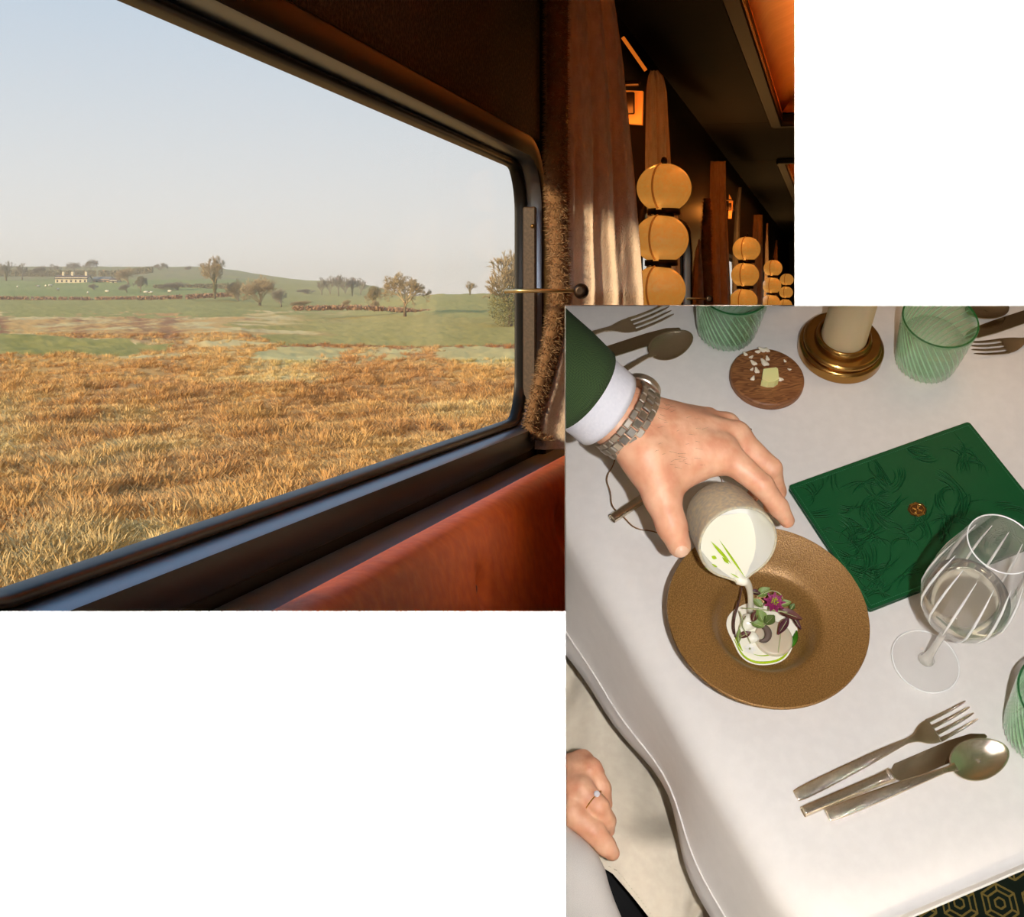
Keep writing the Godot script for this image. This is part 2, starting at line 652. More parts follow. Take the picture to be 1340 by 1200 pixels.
func ring(s: Soup, w: Array, prof: Array) -> void:   # sweeps a profile of [offset, lat] round a window [s0, s1, y0, y1, r]
	var paths := []
	for p in prof: paths.append(rr(w[0] - p[0], w[1] + p[0], w[2] - p[0], w[3] + p[0], w[4] + p[0]))
	var n: int = paths[0].size()
	s.cur = 0
	s.grid(n, prof.size() - 1, func(u, v):
		var j := roundi(v * (prof.size() - 1))
		return on_wall(paths[j][roundi(u * n) % n][1], prof[j][1]), true)

var windows := []
var near_wall: Plane   # just behind the white wall
var left_of: Plane     # left of the edge between the two openings
var right_of: Plane
var below: Plane
var right_end: Plane
const TOP := 0.95
const FLOOR := -1.25

func in_c(p: Plane) -> Plane: return C.affine_inverse() * p
func in_t(p: Plane) -> Plane: return T.affine_inverse() * p

func carriage_shell() -> void:
	near_wall = Plane(Vector3(0, 0, -1), WALL + 0.0205)
	var e := (740.0 - PX) / F
	left_of = Plane(Vector3(-1, 0, -e).normalized(), 0.0012)
	right_of = Plane(Vector3(1, 0, e).normalized(), 0.0004)
	right_end = Plane(Vector3(-1, 0, -(1690.0 - PX) / F).normalized(), 0.0)
	below = Plane(Vector3(0, -1, -(PY - 400.0) / F).normalized(), 0.0004)
	M.dark_panel = mottled(rgb(20, 15, 13), rgb(31, 23, 19), 0.01, Vector3(0.5, 6, 0.5), 0.5)
	M.fabric_panel = mottled(rgb(42, 35, 28), rgb(72, 60, 47), 0.06, Vector3(4, 4, 4), 0.95, 0.0, 6.0, 1)
	M.rubber = plain(rgb(14, 15, 16), 0.35)
	M.frame_paint = plain(rgb(26, 24, 24), 0.5)
	M.frame_metal = plain(rgb(138, 146, 160), 0.36, 0.9)
	M.ceiling_dark = mottled(rgb(15, 12, 11), rgb(22, 17, 14), 0.01, Vector3(0.5, 0.5, 4), 0.7)
	M.lacquer = mottled(rgb(226, 152, 80), rgb(208, 130, 60), 0.008, Vector3(0.4, 0.4, 3), 0.42)
	M.carpet_dark = plain(rgb(30, 26, 22), 1.0)
	M.glass_pane = plain(Color(1, 1, 1, 0.02), 0.02)
	M.glass_pane.metallic_specular = 0.15
	M.glass_pane.transparency = BaseMaterial3D.TRANSPARENCY_ALPHA
	M.leather_strip = mottled(rgb(54, 42, 34), rgb(74, 58, 47), 0.04, Vector3(6, 6, 6), 0.6)
	M.brass_dark = plain(rgb(120, 92, 52), 0.35, 0.9)
	var yt := wp(400, 101.5, -0.712).y
	var yb := wp(400, 640, -0.712).y
	var s1 := -wp(681, 350, -0.712).z
	windows = [[0.87, s1, yb, yt, 0.095], [4.35, 5.75, yb, yt, 0.095], [7.4, 8.8, yb, yt, 0.095], [10.4, 11.8, yb, yt, 0.095]]
	var cuts := [0.3, (s1 + 4.35) / 2, 6.6, 9.6, 20.0]
	var s := Soup.new()
	for k in 4:
		var w: Array = windows[k]
		wall_with_hole(s, cuts[k], cuts[k + 1], FLOOR, TOP + 0.2, rr(w[0] - 0.05, w[1] + 0.05, w[2] - 0.05, w[3] + 0.05, w[4] + 0.05), LAT, LAT - 0.034)
	struct("wall_window_side", s.clip(in_c(near_wall)), M.dark_panel, C)
	for k in 4:
		var w: Array = windows[k]
		var t := Node3D.new()
		t.name = "window_%d" % (k + 1)
		t.transform = C
		add_child(t)
		t.set_meta("kind", "structure")
		s = Soup.new()
		ring(s, w, [[0.0, -0.722], [0.001, -0.705], [0.006, -0.699], [0.012, -0.699], [0.016, -0.706], [0.016, -0.73]])
		part(t, "gasket", s.clip(in_c(near_wall)), M.rubber)
		s = Soup.new()
		ring(s, w, [[0.015, -0.712], [0.0155, -0.705], [0.017, -0.69], [0.0195, -0.672], [0.022, -0.667]])
		part(t, "window_ledge", s.clip(in_c(near_wall)), M.frame_metal)
		s = Soup.new()
		ring(s, w, [[0.022, -0.667], [0.028, -0.664], [0.062, -0.664], [0.067, -0.668], [0.07, -0.7]])
		part(t, "window_frame", s.clip(in_c(near_wall)), M.frame_paint)
		s = Soup.new()
		s.cur = -1
		for f in [-0.720, -0.726]:
			s.quad(on_wall(Vector2(w[0] - 0.01, w[2] - 0.01), f), on_wall(Vector2(w[0] - 0.01, w[3] + 0.01), f), on_wall(Vector2(w[1] + 0.01, w[3] + 0.01), f), on_wall(Vector2(w[1] + 0.01, w[2] - 0.01), f))
		part(t, "pane", s.clip(in_c(near_wall)), M.glass_pane)
	# ceiling with two lit coffers and one added unseen, far end, other side, floor
	var c0 := hp(990, 0, TOP)
	var c1 := hp(1014, 160, TOP)
	var lat0 := (c0.x + c1.x) / 2
	var co := [[2.6, -c1.z, lat0, 1.35], [-hp(1033, 222, TOP).z * 0.72 + 2.2, -hp(1033, 222, TOP).z + 4.0, hp(1033, 222, TOP).x, 1.35]]
	co[1][0] = -hp(1033, 222, TOP).z - 0.6
	co[1][1] = co[1][0] + 4.2
	co.push_front([1.1, 2.3, lat0, 1.35])  # nearer coffer added out of view to light the banquette
	s = Soup.new()
	var cover := [[0.3, co[0][0]], [co[0][1], co[1][0]], [co[1][1], co[2][0]], [co[2][1], 20.0]]
	for r in cover: s.box(Vector3(0.45, TOP + 0.02, -(r[0] + r[1]) / 2), Vector3(2.5, 0.04, r[1] - r[0]), 0.003)
	for q in co:
		s.box(Vector3((LAT - 0.1 + q[2]) / 2, TOP + 0.02, -(q[0] + q[1]) / 2), Vector3(q[2] - LAT + 0.1, 0.04, q[1] - q[0]), 0.003)
		s.box(Vector3((q[3] + 1.7) / 2, TOP + 0.02, -(q[0] + q[1]) / 2), Vector3(1.7 - q[3], 0.04, q[1] - q[0]), 0.003)
	struct("ceiling_carriage", s.clip(in_c(near_wall)), M.ceiling_dark, C)
	for q in co:   # the shallow vault of a coffer
		s = Soup.new()
		s.grid(10, 6, func(u, v):
			var a: float = PI * u
			return Vector3(lerpf(q[2], q[3], 0.5 - 0.5 * cos(a)), TOP + 0.05 + 0.19 * sin(a), -lerpf(q[0], q[1], v)))
		for z in [q[0], q[1]]:
			for i in 10:
				var a := PI * i / 10.0
				var b := PI * (i + 1) / 10.0
				s.tri(Vector3((q[2] + q[3]) / 2, TOP, -z), Vector3(lerpf(q[2], q[3], 0.5 - 0.5 * cos(a)), TOP + 0.05 + 0.19 * sin(a), -z), Vector3(lerpf(q[2], q[3], 0.5 - 0.5 * cos(b)), TOP + 0.05 + 0.19 * sin(b), -z))
		for x in [q[2], q[3]]:
			s.quad(Vector3(x, TOP, -q[0]), Vector3(x, TOP + 0.05, -q[0]), Vector3(x, TOP + 0.05, -q[1]), Vector3(x, TOP, -q[1]))
		var o := struct(numbered("ceiling_vault"), s, M.lacquer, C)
		var l := AreaLight3D.new()   # the strip lamp behind the coffer's far lip
		l.name = "coffer_light"
		l.area_size = Vector2(0.06, q[1] - q[0] - 0.3)
		l.light_energy = COFFER * (q[1] - q[0]) / 4.0
		l.light_color = rgb(255, 184, 100)
		l.shadow_enabled = true
		l.area_range = 20.0
		o.add_child(l)
		l.position = Vector3(q[2] + 0.3, TOP + 0.06, -(q[0] + q[1]) / 2)
		l.rotation = Vector3(PI / 2, 0, 0)
		s = Soup.new()
		s.box(Vector3(q[2] + 0.3, TOP + 0.045, -(q[0] + q[1]) / 2), Vector3(0.06, 0.02, q[1] - q[0] - 0.3), 0.002)
		part(o, "strip_lamp", s, M.bulb_warm)
		s = Soup.new()   # lip round the coffer
		for z in [q[0], q[1]]: s.box(Vector3((q[2] + q[3]) / 2, TOP - 0.012, -z), Vector3(q[3] - q[2] + 0.1, 0.03, 0.06), 0.006)
		s.box(Vector3(q[2] - 0.03, TOP - 0.012, -(q[0] + q[1]) / 2), Vector3(0.06, 0.03, q[1] - q[0]), 0.006)
		part(o, "coffer_moulding", s, M.dark_panel)
	s = Soup.new()
	s.box(Vector3(1.64, -0.1, -10.1), Vector3(0.08, 2.3, 20.0), 0.003)
	struct("wall_aisle_side", s.clip(in_c(near_wall)), M.dark_panel, C)
	s = Soup.new()
	s.box(Vector3(0.45, -0.05, -18.0), Vector3(2.5, 2.5, 0.08), 0.003)
	struct("wall_end", s, M.dark_panel, C)
	s = Soup.new()
	s.box(Vector3(0.45, FLOOR - 0.03, -10.1), Vector3(2.5, 0.06, 20.0), 0.003)
	struct("floor_carriage", s.clip(in_c(near_wall)), M.carpet_dark, C)
	s = Soup.new()
	s.box(Vector3(0.45, TOP + 0.3, -10.1), Vector3(2.6, 0.04, 20.0), 0.003)
	s.box(Vector3(1.68, TOP + 0.15, -10.1), Vector3(0.06, 0.34, 20.0), 0.003)
	struct("roof_carriage", s.clip(in_c(near_wall)), M.dark_panel, C)
	# cloth panel above the window, sill, cover strip with screws right of the frame
	s = Soup.new()
	var top := (windows[0][3] as float) + 0.075
	var se := -wp(712, 220, -0.69).z
	s.box(Vector3(-0.694, (top + TOP) / 2, -(0.86 + se) / 2), Vector3(0.014, TOP - top, se - 0.86), 0.004)
	struct("trim_1", s.clip(in_c(near_wall)), M.fabric_panel, C)
	s = Soup.new()
	var ys := wp(560, 660, -0.7).y
	s.box(Vector3(-0.64, ys - 0.02, -2.0), Vector3(0.12, 0.04, 2.6), 0.008)
	M.sill = plain(rgb(136, 146, 162), 0.4, 0.1)
	struct("trim_2", s.clip(in_c(near_wall)).clip(in_c(left_of)), M.sill, C)
	s = Soup.new()
	var sa: float = windows[0][1] + 0.001
	var sb := sa + 0.075
	var ya := wp(697, 272, -0.69).y
	s.box(Vector3(-0.69, (ya - 0.22) / 2, -sa), Vector3(0.03, ya + 0.22, 0.014), 0.003)
	var o3 := struct("trim_3", s, M.leather_strip, C)
	s = Soup.new()
	for y in [296.0]:
		var q := sp(697, y, sa - 0.007)
		s.lathe([Vector2(0, 0.003), Vector2(0.0035, 0.0025), Vector2(0.0055, 0.0)], 12, Transform3D(Basis(Vector3.RIGHT, PI / 2), q))
	part(o3, "screw", s, M.brass_dark)
	s = Soup.new()   # post between the window and the curtain
	s.box(Vector3(-0.687, 0, -(sb + 0.1)), Vector3(0.026, 1.9, 0.18), 0.006)
	struct("trim_4", s, M.dark_panel, C)

const COFFER := 1.3

func curtain(called: String, label: String, s0: float, rows: Array, folds: float, amp: float, fur_px: Array, group: String, fur_n: int, deep := 0.0) -> void:
	# rows: [y, left, right] on sight lines, in the cross plane s0 ahead; the far edge may stand deeper along the carriage
	var t := thing(called, label, "curtain", C, group)
	var y0: float = rows[0][0]
	var y1: float = rows[-1][0]
	var lk := []
	var rk := []
	for r in rows:
		lk.append([r[0], r[1]])
		rk.append([r[0], r[2]])
	var nz := FastNoiseLite.new()
	nz.seed = int(s0 * 100)
	nz.frequency = 1.0
	var f := func(u: float, v: float, back := 0.0) -> Vector3:
		var y := lerpf(y0, y1, v)
		var a := table_at(lk, y)
		var b := table_at(rk, y)
		var w := u + 0.02 * sin(v * 9.0 + u * 5.0) + 0.03 * nz.get_noise_2d(u * 2.0, v * 2.5)
		var p := sp(lerpf(a, b, u), y, s0 + deep * u)
		var k := 0.55 + 0.45 * smoothstep(0.0, 0.5, v)
		var wave := sin(w * TAU * folds) + 0.35 * sin(w * TAU * folds * 2.3 + 1.3 + v * 2.0)
		p.z += amp * k * wave + nz.get_noise_2d(u * 5.0, v * 9.0) * amp * 0.5 + back
		p.x += amp * 0.35 * cos(w * TAU * folds) * k
		return p
	var s := Soup.new()
	s.grid(int(folds * 14) + 6, 60, func(u, v): return f.call(u, 1.0 - v))
	s.grid(int(folds * 14) + 6, 60, func(u, v): return f.call(u, 1.0 - v, -0.004), false, false, true)
	part(t, "cloth", s, M.curtain)
	if fur_n > 0:   # [y, left, right] of the fur strip
		s = Soup.new()
		var fl := []
		var fr := []
		for r in fur_px:
			fl.append([r[0], r[1]])
			fr.append([r[0], r[2]])
		var fy0: float = fur_px[0][0]
		var fy1: float = fur_px[-1][0]
		var strip := func(u: float, v: float) -> Vector3:
			var y := lerpf(fy1, fy0, v)
			var m := (table_at(fl, y) + table_at(fr, y)) / 2
			var hw := (table_at(fr, y) - table_at(fl, y)) / 2
			var a := TAU * u
			var c := sp(m - hw * 0.94 * cos(a), y, s0)
			c.z += 0.022 * sin(a) * (1.0 + 0.2 * sin(y * 0.4)) + 0.01
			return c
		s.grid(12, 60, strip, true)
		part(t, "trim_core", s, M.fur_core)
		var blade := Soup.new()
		blade.cur = -1
		blade.tri(Vector3(-0.0007, 0, 0), Vector3(0, 0.0085, 0.003), Vector3(0.0007, 0, 0))
		var mm := MultiMesh.new()
		mm.transform_format = MultiMesh.TRANSFORM_3D
		mm.use_colors = true
		mm.mesh = blade.mesh(M.fur)
		mm.instance_count = fur_n
		for k in fur_n:
			var u := rng.randf()
			var v := rng.randf()
			var p: Vector3 = strip.call(u, v)
			var q: Vector3 = strip.call(u, minf(v + 0.01, 1.0))
			var p2: Vector3 = strip.call(fposmod(u + 0.03, 1.0), v)
			var nrm := (p2 - p).cross(q - p).normalized()
			var c: Vector3 = (strip.call(fposmod(u + 0.5, 1.0), v) + p) / 2
			if nrm.dot(p - c) < 0.0: nrm = -nrm
			var up := (nrm + Vector3(rng.randf_range(-0.7, 0.7), rng.randf_range(-0.9, 0.3), rng.randf_range(-0.7, 0.7))).normalized()
			var x := up.cross(Vector3(rng.randf() - 0.5, rng.randf() - 0.5, rng.randf() - 0.5)).normalized()
			mm.set_instance_transform(k, Transform3D(Basis(x, up, x.cross(up)).scaled(Vector3.ONE * rng.randf_range(0.7, 1.5)), p))
			var g := rng.randf()
			mm.set_instance_color(k, Color(0.19, 0.11, 0.055).lerp(Color(0.30, 0.19, 0.10), g))
		var o := MultiMeshInstance3D.new()
		o.name = "fur"
		o.multimesh = mm
		o.material_override = M.fur
		o.set_meta("kind", "stuff")
		t.add_child(o)

func lamp(called: String, label: String, px: float, py: float, wide: float, depth: float, energy: float) -> void:
	# a column of three cream glass globes; the sight line goes through the top globe's middle
	var r := 0.076
	depth = 2.0 * r * F / wide
	var top := ray(px, py) * depth
	var gap := 0.142
	var t := thing(called, label, "lamp", Transform3D(C.basis, top - Vector3(0, gap * 3 + 0.1, 0)), "globe lamps along the carriage")
	var base := gap * 3 + 0.1
	var prof := []
	for k in 25:
		var a := lerpf(-1.12, 1.25, k / 24.0)
		prof.append(Vector2(r * cos(a), 0.9 * r * sin(a)))
	prof.push_front(Vector2(0.001, prof[0].y))
	prof.append(Vector2(0.001, prof[-1].y))
	for k in 3:
		var y := base - gap * k
		var x := -0.008 * k
		var s := Soup.new()
		s.lathe(prof, 40)
		s.move(Transform3D(Basis(), Vector3(x, y, 0)))
		var o := part(t, "globe", s, M.globe)
		var q := Soup.new()   # the seam of the mould
		var path := []
		for i in 17:
			var a := lerpf(-1.0, 1.3, i / 16.0)
			path.append(Vector3(x - r * 0.3 * cos(a), y + 0.9 * r * sin(a), r * 0.945 * cos(a)))
		q.tube(path, _fill(0.0034, 17), 8)
		part(o, "seam", q, M.globe_seam)
		q = Soup.new()   # bronze collar under the globe: a ring in three pieces
		for i in 3:
			var a0 := TAU * i / 3.0 + 0.5
			q.grid(10, 1, func(u, v):
				var a: float = a0 + u * 1.75
				return Vector3(x + 0.046 * cos(a), y - 0.9 * r * 0.9 - 0.013 + 0.016 * v, -0.046 * sin(a)))
			q.grid(10, 1, func(u, v):
				var a: float = a0 + u * 1.75
				return Vector3(x + lerpf(0.046, 0.03, v) * cos(a), y - 0.9 * r * 0.9 + 0.003, -lerpf(0.046, 0.03, v) * sin(a)))
		q.lathe([Vector2(0.012, y - 0.9 * r - 0.025), Vector2(0.028, y - 0.9 * r - 0.02), Vector2(0.028, y - 0.9 * r + 0.02), Vector2(0.012, y - 0.9 * r + 0.025)], 16, Transform3D(Basis(), Vector3(x, 0, 0)))
		part(t, "collar", q, M.bronze_dark)
		var l := OmniLight3D.new()
		l.name = "globe_light"
		l.light_color = rgb(255, 190, 112)
		l.light_energy = energy
		l.light_size = 0.03
		l.omni_range = 20.0
		l.omni_attenuation = 2.0
		l.shadow_enabled = true
		o.add_child(l)
		l.position = Vector3(x, y, 0)
	var s2 := Soup.new()
	s2.lathe([Vector2(0.0, -0.012), Vector2(0.008, -0.01), Vector2(0.009, 0.0), Vector2(0.007, 0.008), Vector2(0.0, 0.011)], 14, Transform3D(Basis(), Vector3(0, base + 0.9 * r + 0.008, 0)))
	part(t, "finial", s2, M.bronze_dark)
	s2 = Soup.new()
	s2.lathe(bevelled([Vector2(0, 0), Vector2(0.055, 0), Vector2(0.055, 0.02), Vector2(0.03, 0.035), Vector2(0.03, 0.075), Vector2(0, 0.075)], 0.004), 28, Transform3D(Basis(), Vector3(-0.02, 0, 0)))
	part(t, "base", s2, M.bronze_dark)
	# the small table it stands on
	var tb := thing("window_table", label.replace("lamp", "lamp's table"), "table", Transform3D(C.basis, Vector3(t.position.x, FLOOR, t.position.z)), "window tables")
	tb.set_meta("label", "small dark table carrying the " + label.get_slice(" with ", 0))
	var hgt := t.position.y - FLOOR
	s2 = Soup.new()
	s2.box(Vector3(0.0, hgt - 0.016, -0.06), Vector3(0.3, 0.03, 0.36), 0.004)
	part(tb, "tabletop", s2, M.dark_panel)
	s2 = Soup.new()
	s2.tube([Vector3(0, 0.02, 0), Vector3(0, hgt - 0.03, 0)], [0.035, 0.035], 12)
	s2.box(Vector3(0, 0.012, 0), Vector3(0.3, 0.024, 0.3), 0.004)
	part(tb, "pedestal", s2, M.bronze_dark)

func _fill(v: float, n: int) -> Array:
	var a := []
	a.resize(n)
	a.fill(v)
	return a

func carriage_things() -> void:
	M.curtain = mottled(rgb(212, 196, 182), rgb(196, 180, 166), 0.02, Vector3(6, 2, 6), 0.85)
	M.curtain.normal_enabled = true
	M.curtain.normal_texture = bump_tex(0.3, 2.0, 256)
	M.curtain.backlight_enabled = true
	M.curtain.backlight = Color(0.16, 0.13, 0.11)
	M.fur_core = plain(rgb(118, 88, 60), 1.0)
	M.fur = plain(Color.WHITE, 0.8)
	M.fur.vertex_color_use_as_albedo = true
	M.bronze_dark = plain(rgb(44, 32, 24), 0.4, 0.7)
	M.globe = mottled(rgb(238, 214, 168), rgb(222, 190, 136), 0.012, Vector3(8, 8, 8), 0.16)
	M.globe.emission_enabled = true
	M.globe.emission = rgb(226, 150, 62)
	M.globe.emission_energy_multiplier = 0.5
	M.globe_seam = plain(rgb(196, 140, 76), 0.4)
	M.globe_seam.emission_enabled = true
	M.globe_seam.emission = rgb(190, 110, 40)
	M.globe_seam.emission_energy_multiplier = 0.25
	M.leather = mottled(rgb(196, 92, 30), rgb(176, 74, 22), 0.02, Vector3(3, 3, 3), 0.55, 0.0, 1.0)
	M.button = plain(rgb(92, 38, 18), 0.6)
	# curtains: tied curtain with a fur edge nearest the window, then pair after pair down the carriage
	curtain("curtain", "pale curtain edged with long brown fur tied back beside the big window", 2.72,
		[[-40, 742, 802], [0, 742, 803], [60, 742, 812], [150, 742, 822], [250, 741, 831], [330, 742, 837], [378, 744, 840], [430, 738, 842], [500, 722, 846], [560, 700, 850], [588, 698, 852]], 3.1, 0.0075,
		[[-40, 716, 743], [120, 716, 743], [210, 715, 743], [300, 718, 744], [380, 722, 746], [430, 716, 738], [480, 706, 726], [530, 693, 712], [562, 687, 704], [575, 700, 726]], "fur edged curtains", 14000, 0.08)
	curtain("curtain", "pinkish curtain rising just above the tallest globe lamp", 4.0, [[92, 851, 862], [100, 847, 869], [118, 845, 873], [210, 843, 878], [300, 846, 890], [405, 842, 893], [520, 842, 893]], 2.6, 0.012, [], "narrow curtains between the windows", 0, 0.1)
	curtain("curtain", "tall narrow curtain edged with brown fur, between the tallest and the second globe lamp", 6.0, [[211, 929, 950], [260, 928, 951], [330, 929, 955], [400, 930, 957], [470, 930, 958]], 2.4, 0.013,
		[[260, 921, 930], [320, 917, 931], [350, 919, 932], [400, 920, 934], [430, 919, 933]], "fur edged curtains", 3500, 0.15)
	curtain("curtain", "daylit white leading edge of a curtain tied back at the second window", 5.93, [[313, 914, 916], [330, 909, 918], [360, 905, 920], [395, 903, 921], [440, 900, 921]], 1.2, 0.012, [], "narrow curtains between the windows", 0, 0.0)
	curtain("curtain", "slim dim curtain just left of the second globe lamp's top", 7.4, [[245, 966, 971], [270, 962, 969], [330, 958, 968], [420, 956, 968]], 1.6, 0.012, [], "narrow curtains between the windows", 0, 0.1)
	curtain("curtain", "dim brown curtain hanging behind the second globe lamp", 9.0, [[281, 986, 998], [320, 984, 998], [420, 980, 998]], 2.2, 0.014, [], "narrow curtains between the windows", 0, 0.1)
	curtain("curtain", "dim slim curtain rising above the third globe lamp", 10.6, [[292, 1003, 1005], [320, 1001, 1006], [420, 998, 1008]], 1.4, 0.012, [], "narrow curtains between the windows", 0, 0.1)
	curtain("curtain", "farthest dim curtain, rising between the third and fourth globe lamps", 12.6, [[314, 1015, 1017], [335, 1012, 1018], [420, 1010, 1019]], 1.4, 0.012, [], "narrow curtains between the windows", 0, 0.1)
	# tie rods with dark knobs
	for a in [[683.0, 760.0, 380.5, 2.66, 0.0045, "brass tie rod with a dark round knob holding the curtain beside the big window"], [899.0, 928.0, 391.0, 5.85, 0.005, "brass tie rod with a dark knob holding the curtain of the second window"]]:
		var p0 := sp(a[0], a[2], a[3] - 0.1)
		var p1 := sp(a[1], a[2], a[3])
		var t := thing("curtain_tie_rod", a[5], "curtain rod", C, "curtain tie rods")
		var s := Soup.new()
		s.tube([Vector3(LAT, p0.y, p0.z - 0.06), p0, p1], [a[4], a[4], a[4]], 10)
		part(t, "rod", s, M.brass_pale)
		s = Soup.new()
		s.lathe([Vector2(0, -0.012), Vector2(0.014, -0.01), Vector2(0.017, 0.0), Vector2(0.013, 0.01), Vector2(0.006, 0.012), Vector2(0.0, 0.009)], 22, Transform3D(Basis(Vector3.RIGHT, PI / 2), p1 + Vector3(0.003, -0.001, 0.012)))
		part(t, "knob", s, M.bronze_dark)
	# lamps
	lamp("globe_lamp", "tallest globe lamp with three cream glass balls beside the fur edged curtain", 869, 246, 71.5, 0, LAMP)
	lamp("globe_lamp", "second globe lamp with cream glass balls, half as large as the tallest", 977, 326, 36.3, 0, LAMP)
	lamp("globe_lamp", "third globe lamp with cream glass balls between the second and the smallest", 1011.5, 351, 24.3, 0, LAMP)
	lamp("globe_lamp", "smallest globe lamp with cream glass balls at the far end of the row", 1029.5, 366, 17.8, 0, LAMP)
	# amber panels above the windows: their lit look is self-glow; dark brackets
	glow_panel(Vector2(811, 118), Vector2(841, 119), Vector2(840, 163), Vector2(813, 161), 3.75, "self-glowing amber panel with a dark bracket above the narrow curtain")
	glow_panel(Vector2(954, 254), Vector2(959, 263), Vector2(957, 286), Vector2(953, 286), 6.9, "tiny self-glowing amber panel beside the tall fur edged curtain")
	var s := Soup.new()   # thin self-glowing bar over the first amber panel
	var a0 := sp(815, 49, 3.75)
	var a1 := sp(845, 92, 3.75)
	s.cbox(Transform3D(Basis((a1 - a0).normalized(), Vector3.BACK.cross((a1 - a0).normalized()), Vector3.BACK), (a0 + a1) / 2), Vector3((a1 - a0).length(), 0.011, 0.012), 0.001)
	solo("glow_slot", "thin slanting self-glowing amber bar above the narrow curtain", "light", s, M.amber, C)
	# banquette
	var h := wp(740, 603, -0.53).y
	s = Soup.new()
	var sections := [Vector2(-0.575, -0.7), Vector2(-0.575, -0.03), Vector2(-0.565, -0.006), Vector2(-0.548, 0.0), Vector2(-0.53, 0.0), Vector2(-0.515, -0.006), Vector2(-0.505, -0.02), Vector2(-0.492, -0.07), Vector2(-0.465, -0.2), Vector2(-0.43, -0.38), Vector2(-0.40, -0.55), Vector2(-0.38, -0.7)]
	sections = smooth_list(sections, 2)
	var buttons := []
	for q in [Vector2(637, 774), Vector2(736, 694)]:
		for k in 60:   # on the sloping face: where the sight line meets it
			var lat := lerpf(-0.38, -0.51, k / 59.0)
			var p := wp(q.x, q.y, lat)
			if lat <= table_at([[0.02, -0.505], [0.07, -0.492], [0.2, -0.465], [0.38, -0.43], [0.55, -0.40]], h - p.y):
				buttons.append(p)
				break
	s.grid(150, sections.size() - 1, func(u, v):
		var q: Vector2 = sections[roundi(v * (sections.size() - 1))]
		var p := Vector3(q.x, h + q.y, -lerpf(0.95, 3.4, u))
		for b in buttons:
			var d := Vector2((p.z - b.z) * 1.0, p.y - b.y).length()
			p.x -= 0.024 * exp(-d * d / 0.0009)
		return p)
	var seat := thing("banquette", "orange leather banquette with buttoned back below the window", "seat", C)
	part(seat, "backrest", s.clip(in_c(near_wall)).clip(in_c(left_of)), M.leather)
	for b in buttons:
		s = Soup.new()
		s.lathe([Vector2(0.0105, 0.0), Vector2(0.008, 0.005), Vector2(0, 0.0065)], 14, Transform3D(Basis(Vector3.BACK, -PI / 2), b + Vector3(-0.021, 0, 0)))
		part(seat, "button", s.clip(in_c(left_of)), M.button)
	s = Soup.new()
	s.box(Vector3(-0.35, h - 0.70, -2.0), Vector3(0.5, 0.1, 2.4), 0.03)
	part(seat, "seat", s.clip(in_c(near_wall)).clip(in_c(left_of)), M.leather)
	s = Soup.new()
	s.box(Vector3(-0.35, (h - 0.75 + FLOOR) / 2, -2.0), Vector3(0.46, h - 0.75 - FLOOR, 2.3), 0.01)
	part(seat, "plinth", s.clip(in_c(near_wall)).clip(in_c(left_of)), M.dark_panel)

func glow_panel(a: Vector2, b: Vector2, c: Vector2, d: Vector2, s0: float, label: String) -> void:
	var p := [sp(a.x, a.y, s0), sp(b.x, b.y, s0), sp(c.x, c.y, s0), sp(d.x, d.y, s0)]
	var mid: Vector3 = (p[0] + p[1] + p[2] + p[3]) / 4
	var t := thing("glow_panel", label, "lamp", C, "amber glowing panels")
	var s := Soup.new()
	s.cur = -1
	var bk := Vector3(0, 0, -0.02)
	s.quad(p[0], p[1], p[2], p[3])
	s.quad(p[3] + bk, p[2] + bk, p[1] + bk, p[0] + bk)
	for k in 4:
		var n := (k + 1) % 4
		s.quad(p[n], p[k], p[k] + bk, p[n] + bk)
	part(t, "glow_plate", s, M.amber)
	var w: float = (p[1] - p[0]).length()
	s = Soup.new()
	s.box(mid + Vector3(0, 0.1 * w, 0.03), Vector3(w * 0.42, w * 0.95, 0.012), 0.003)
	s.box(mid + Vector3(-0.05, w * 0.95, 0.03), Vector3(w * 0.9 + 0.1, w * 0.22, 0.02), 0.004)
	part(t, "bracket", s, M.bronze_dark)
	s = Soup.new()
	s.box(Vector3((mid.x + LAT) / 2, mid.y, mid.z - 0.035), Vector3(mid.x - LAT + w, 0.03, 0.03), 0.004)
	part(t, "arm", s, M.bronze_dark)
	var l := OmniLight3D.new()
	l.name = "panel_light"
	l.light_color = rgb(255, 150, 60)
	l.light_energy = 0.02
	l.light_size = 0.03
	l.omni_range = 10.0
	l.omni_attenuation = 2.0
	l.shadow_enabled = true
	t.add_child(l)
	l.position = mid + Vector3(0, -0.02, 0.06)

const LAMP := 0.025

# ---------- the fields outside ----------
# Rising ground given by the sight line (row) at which it is seen at each distance, in three columns; heights are real.
const COL_L := [[6, 1390], [12, 899], [40, 552], [90, 470], [140, 440], [200, 426], [300, 409], [420, 391], [520, 379], [620, 369], [760, 359], [900, 351], [1000, 349], [1300, 352]]
const COL_M := [[6, 1390], [12, 899], [40, 552], [90, 470], [140, 448], [220, 427], [300, 411], [400, 398], [520, 388], [700, 374], [900, 368], [1300, 372]]
const COL_R := [[6, 1390], [12, 899], [40, 552], [90, 470], [120, 457], [140, 450], [200, 428], [260, 408], [320, 391], [360, 385], [420, 386], [600, 392], [1300, 398]]
var gn := FastNoiseLite.new()

func row_at(px: float, depth: float) -> float:
	if depth < 90.0: return PY + F * 3.6 / depth
	var a := table_at(COL_L, depth)
	var b := table_at(COL_M, depth)
	var c := table_at(COL_R, depth)
	if px < 430.0: return lerpf(a, b, smoothstep(250.0, 430.0, px))
	return lerpf(b, c, smoothstep(440.0, 590.0, px))

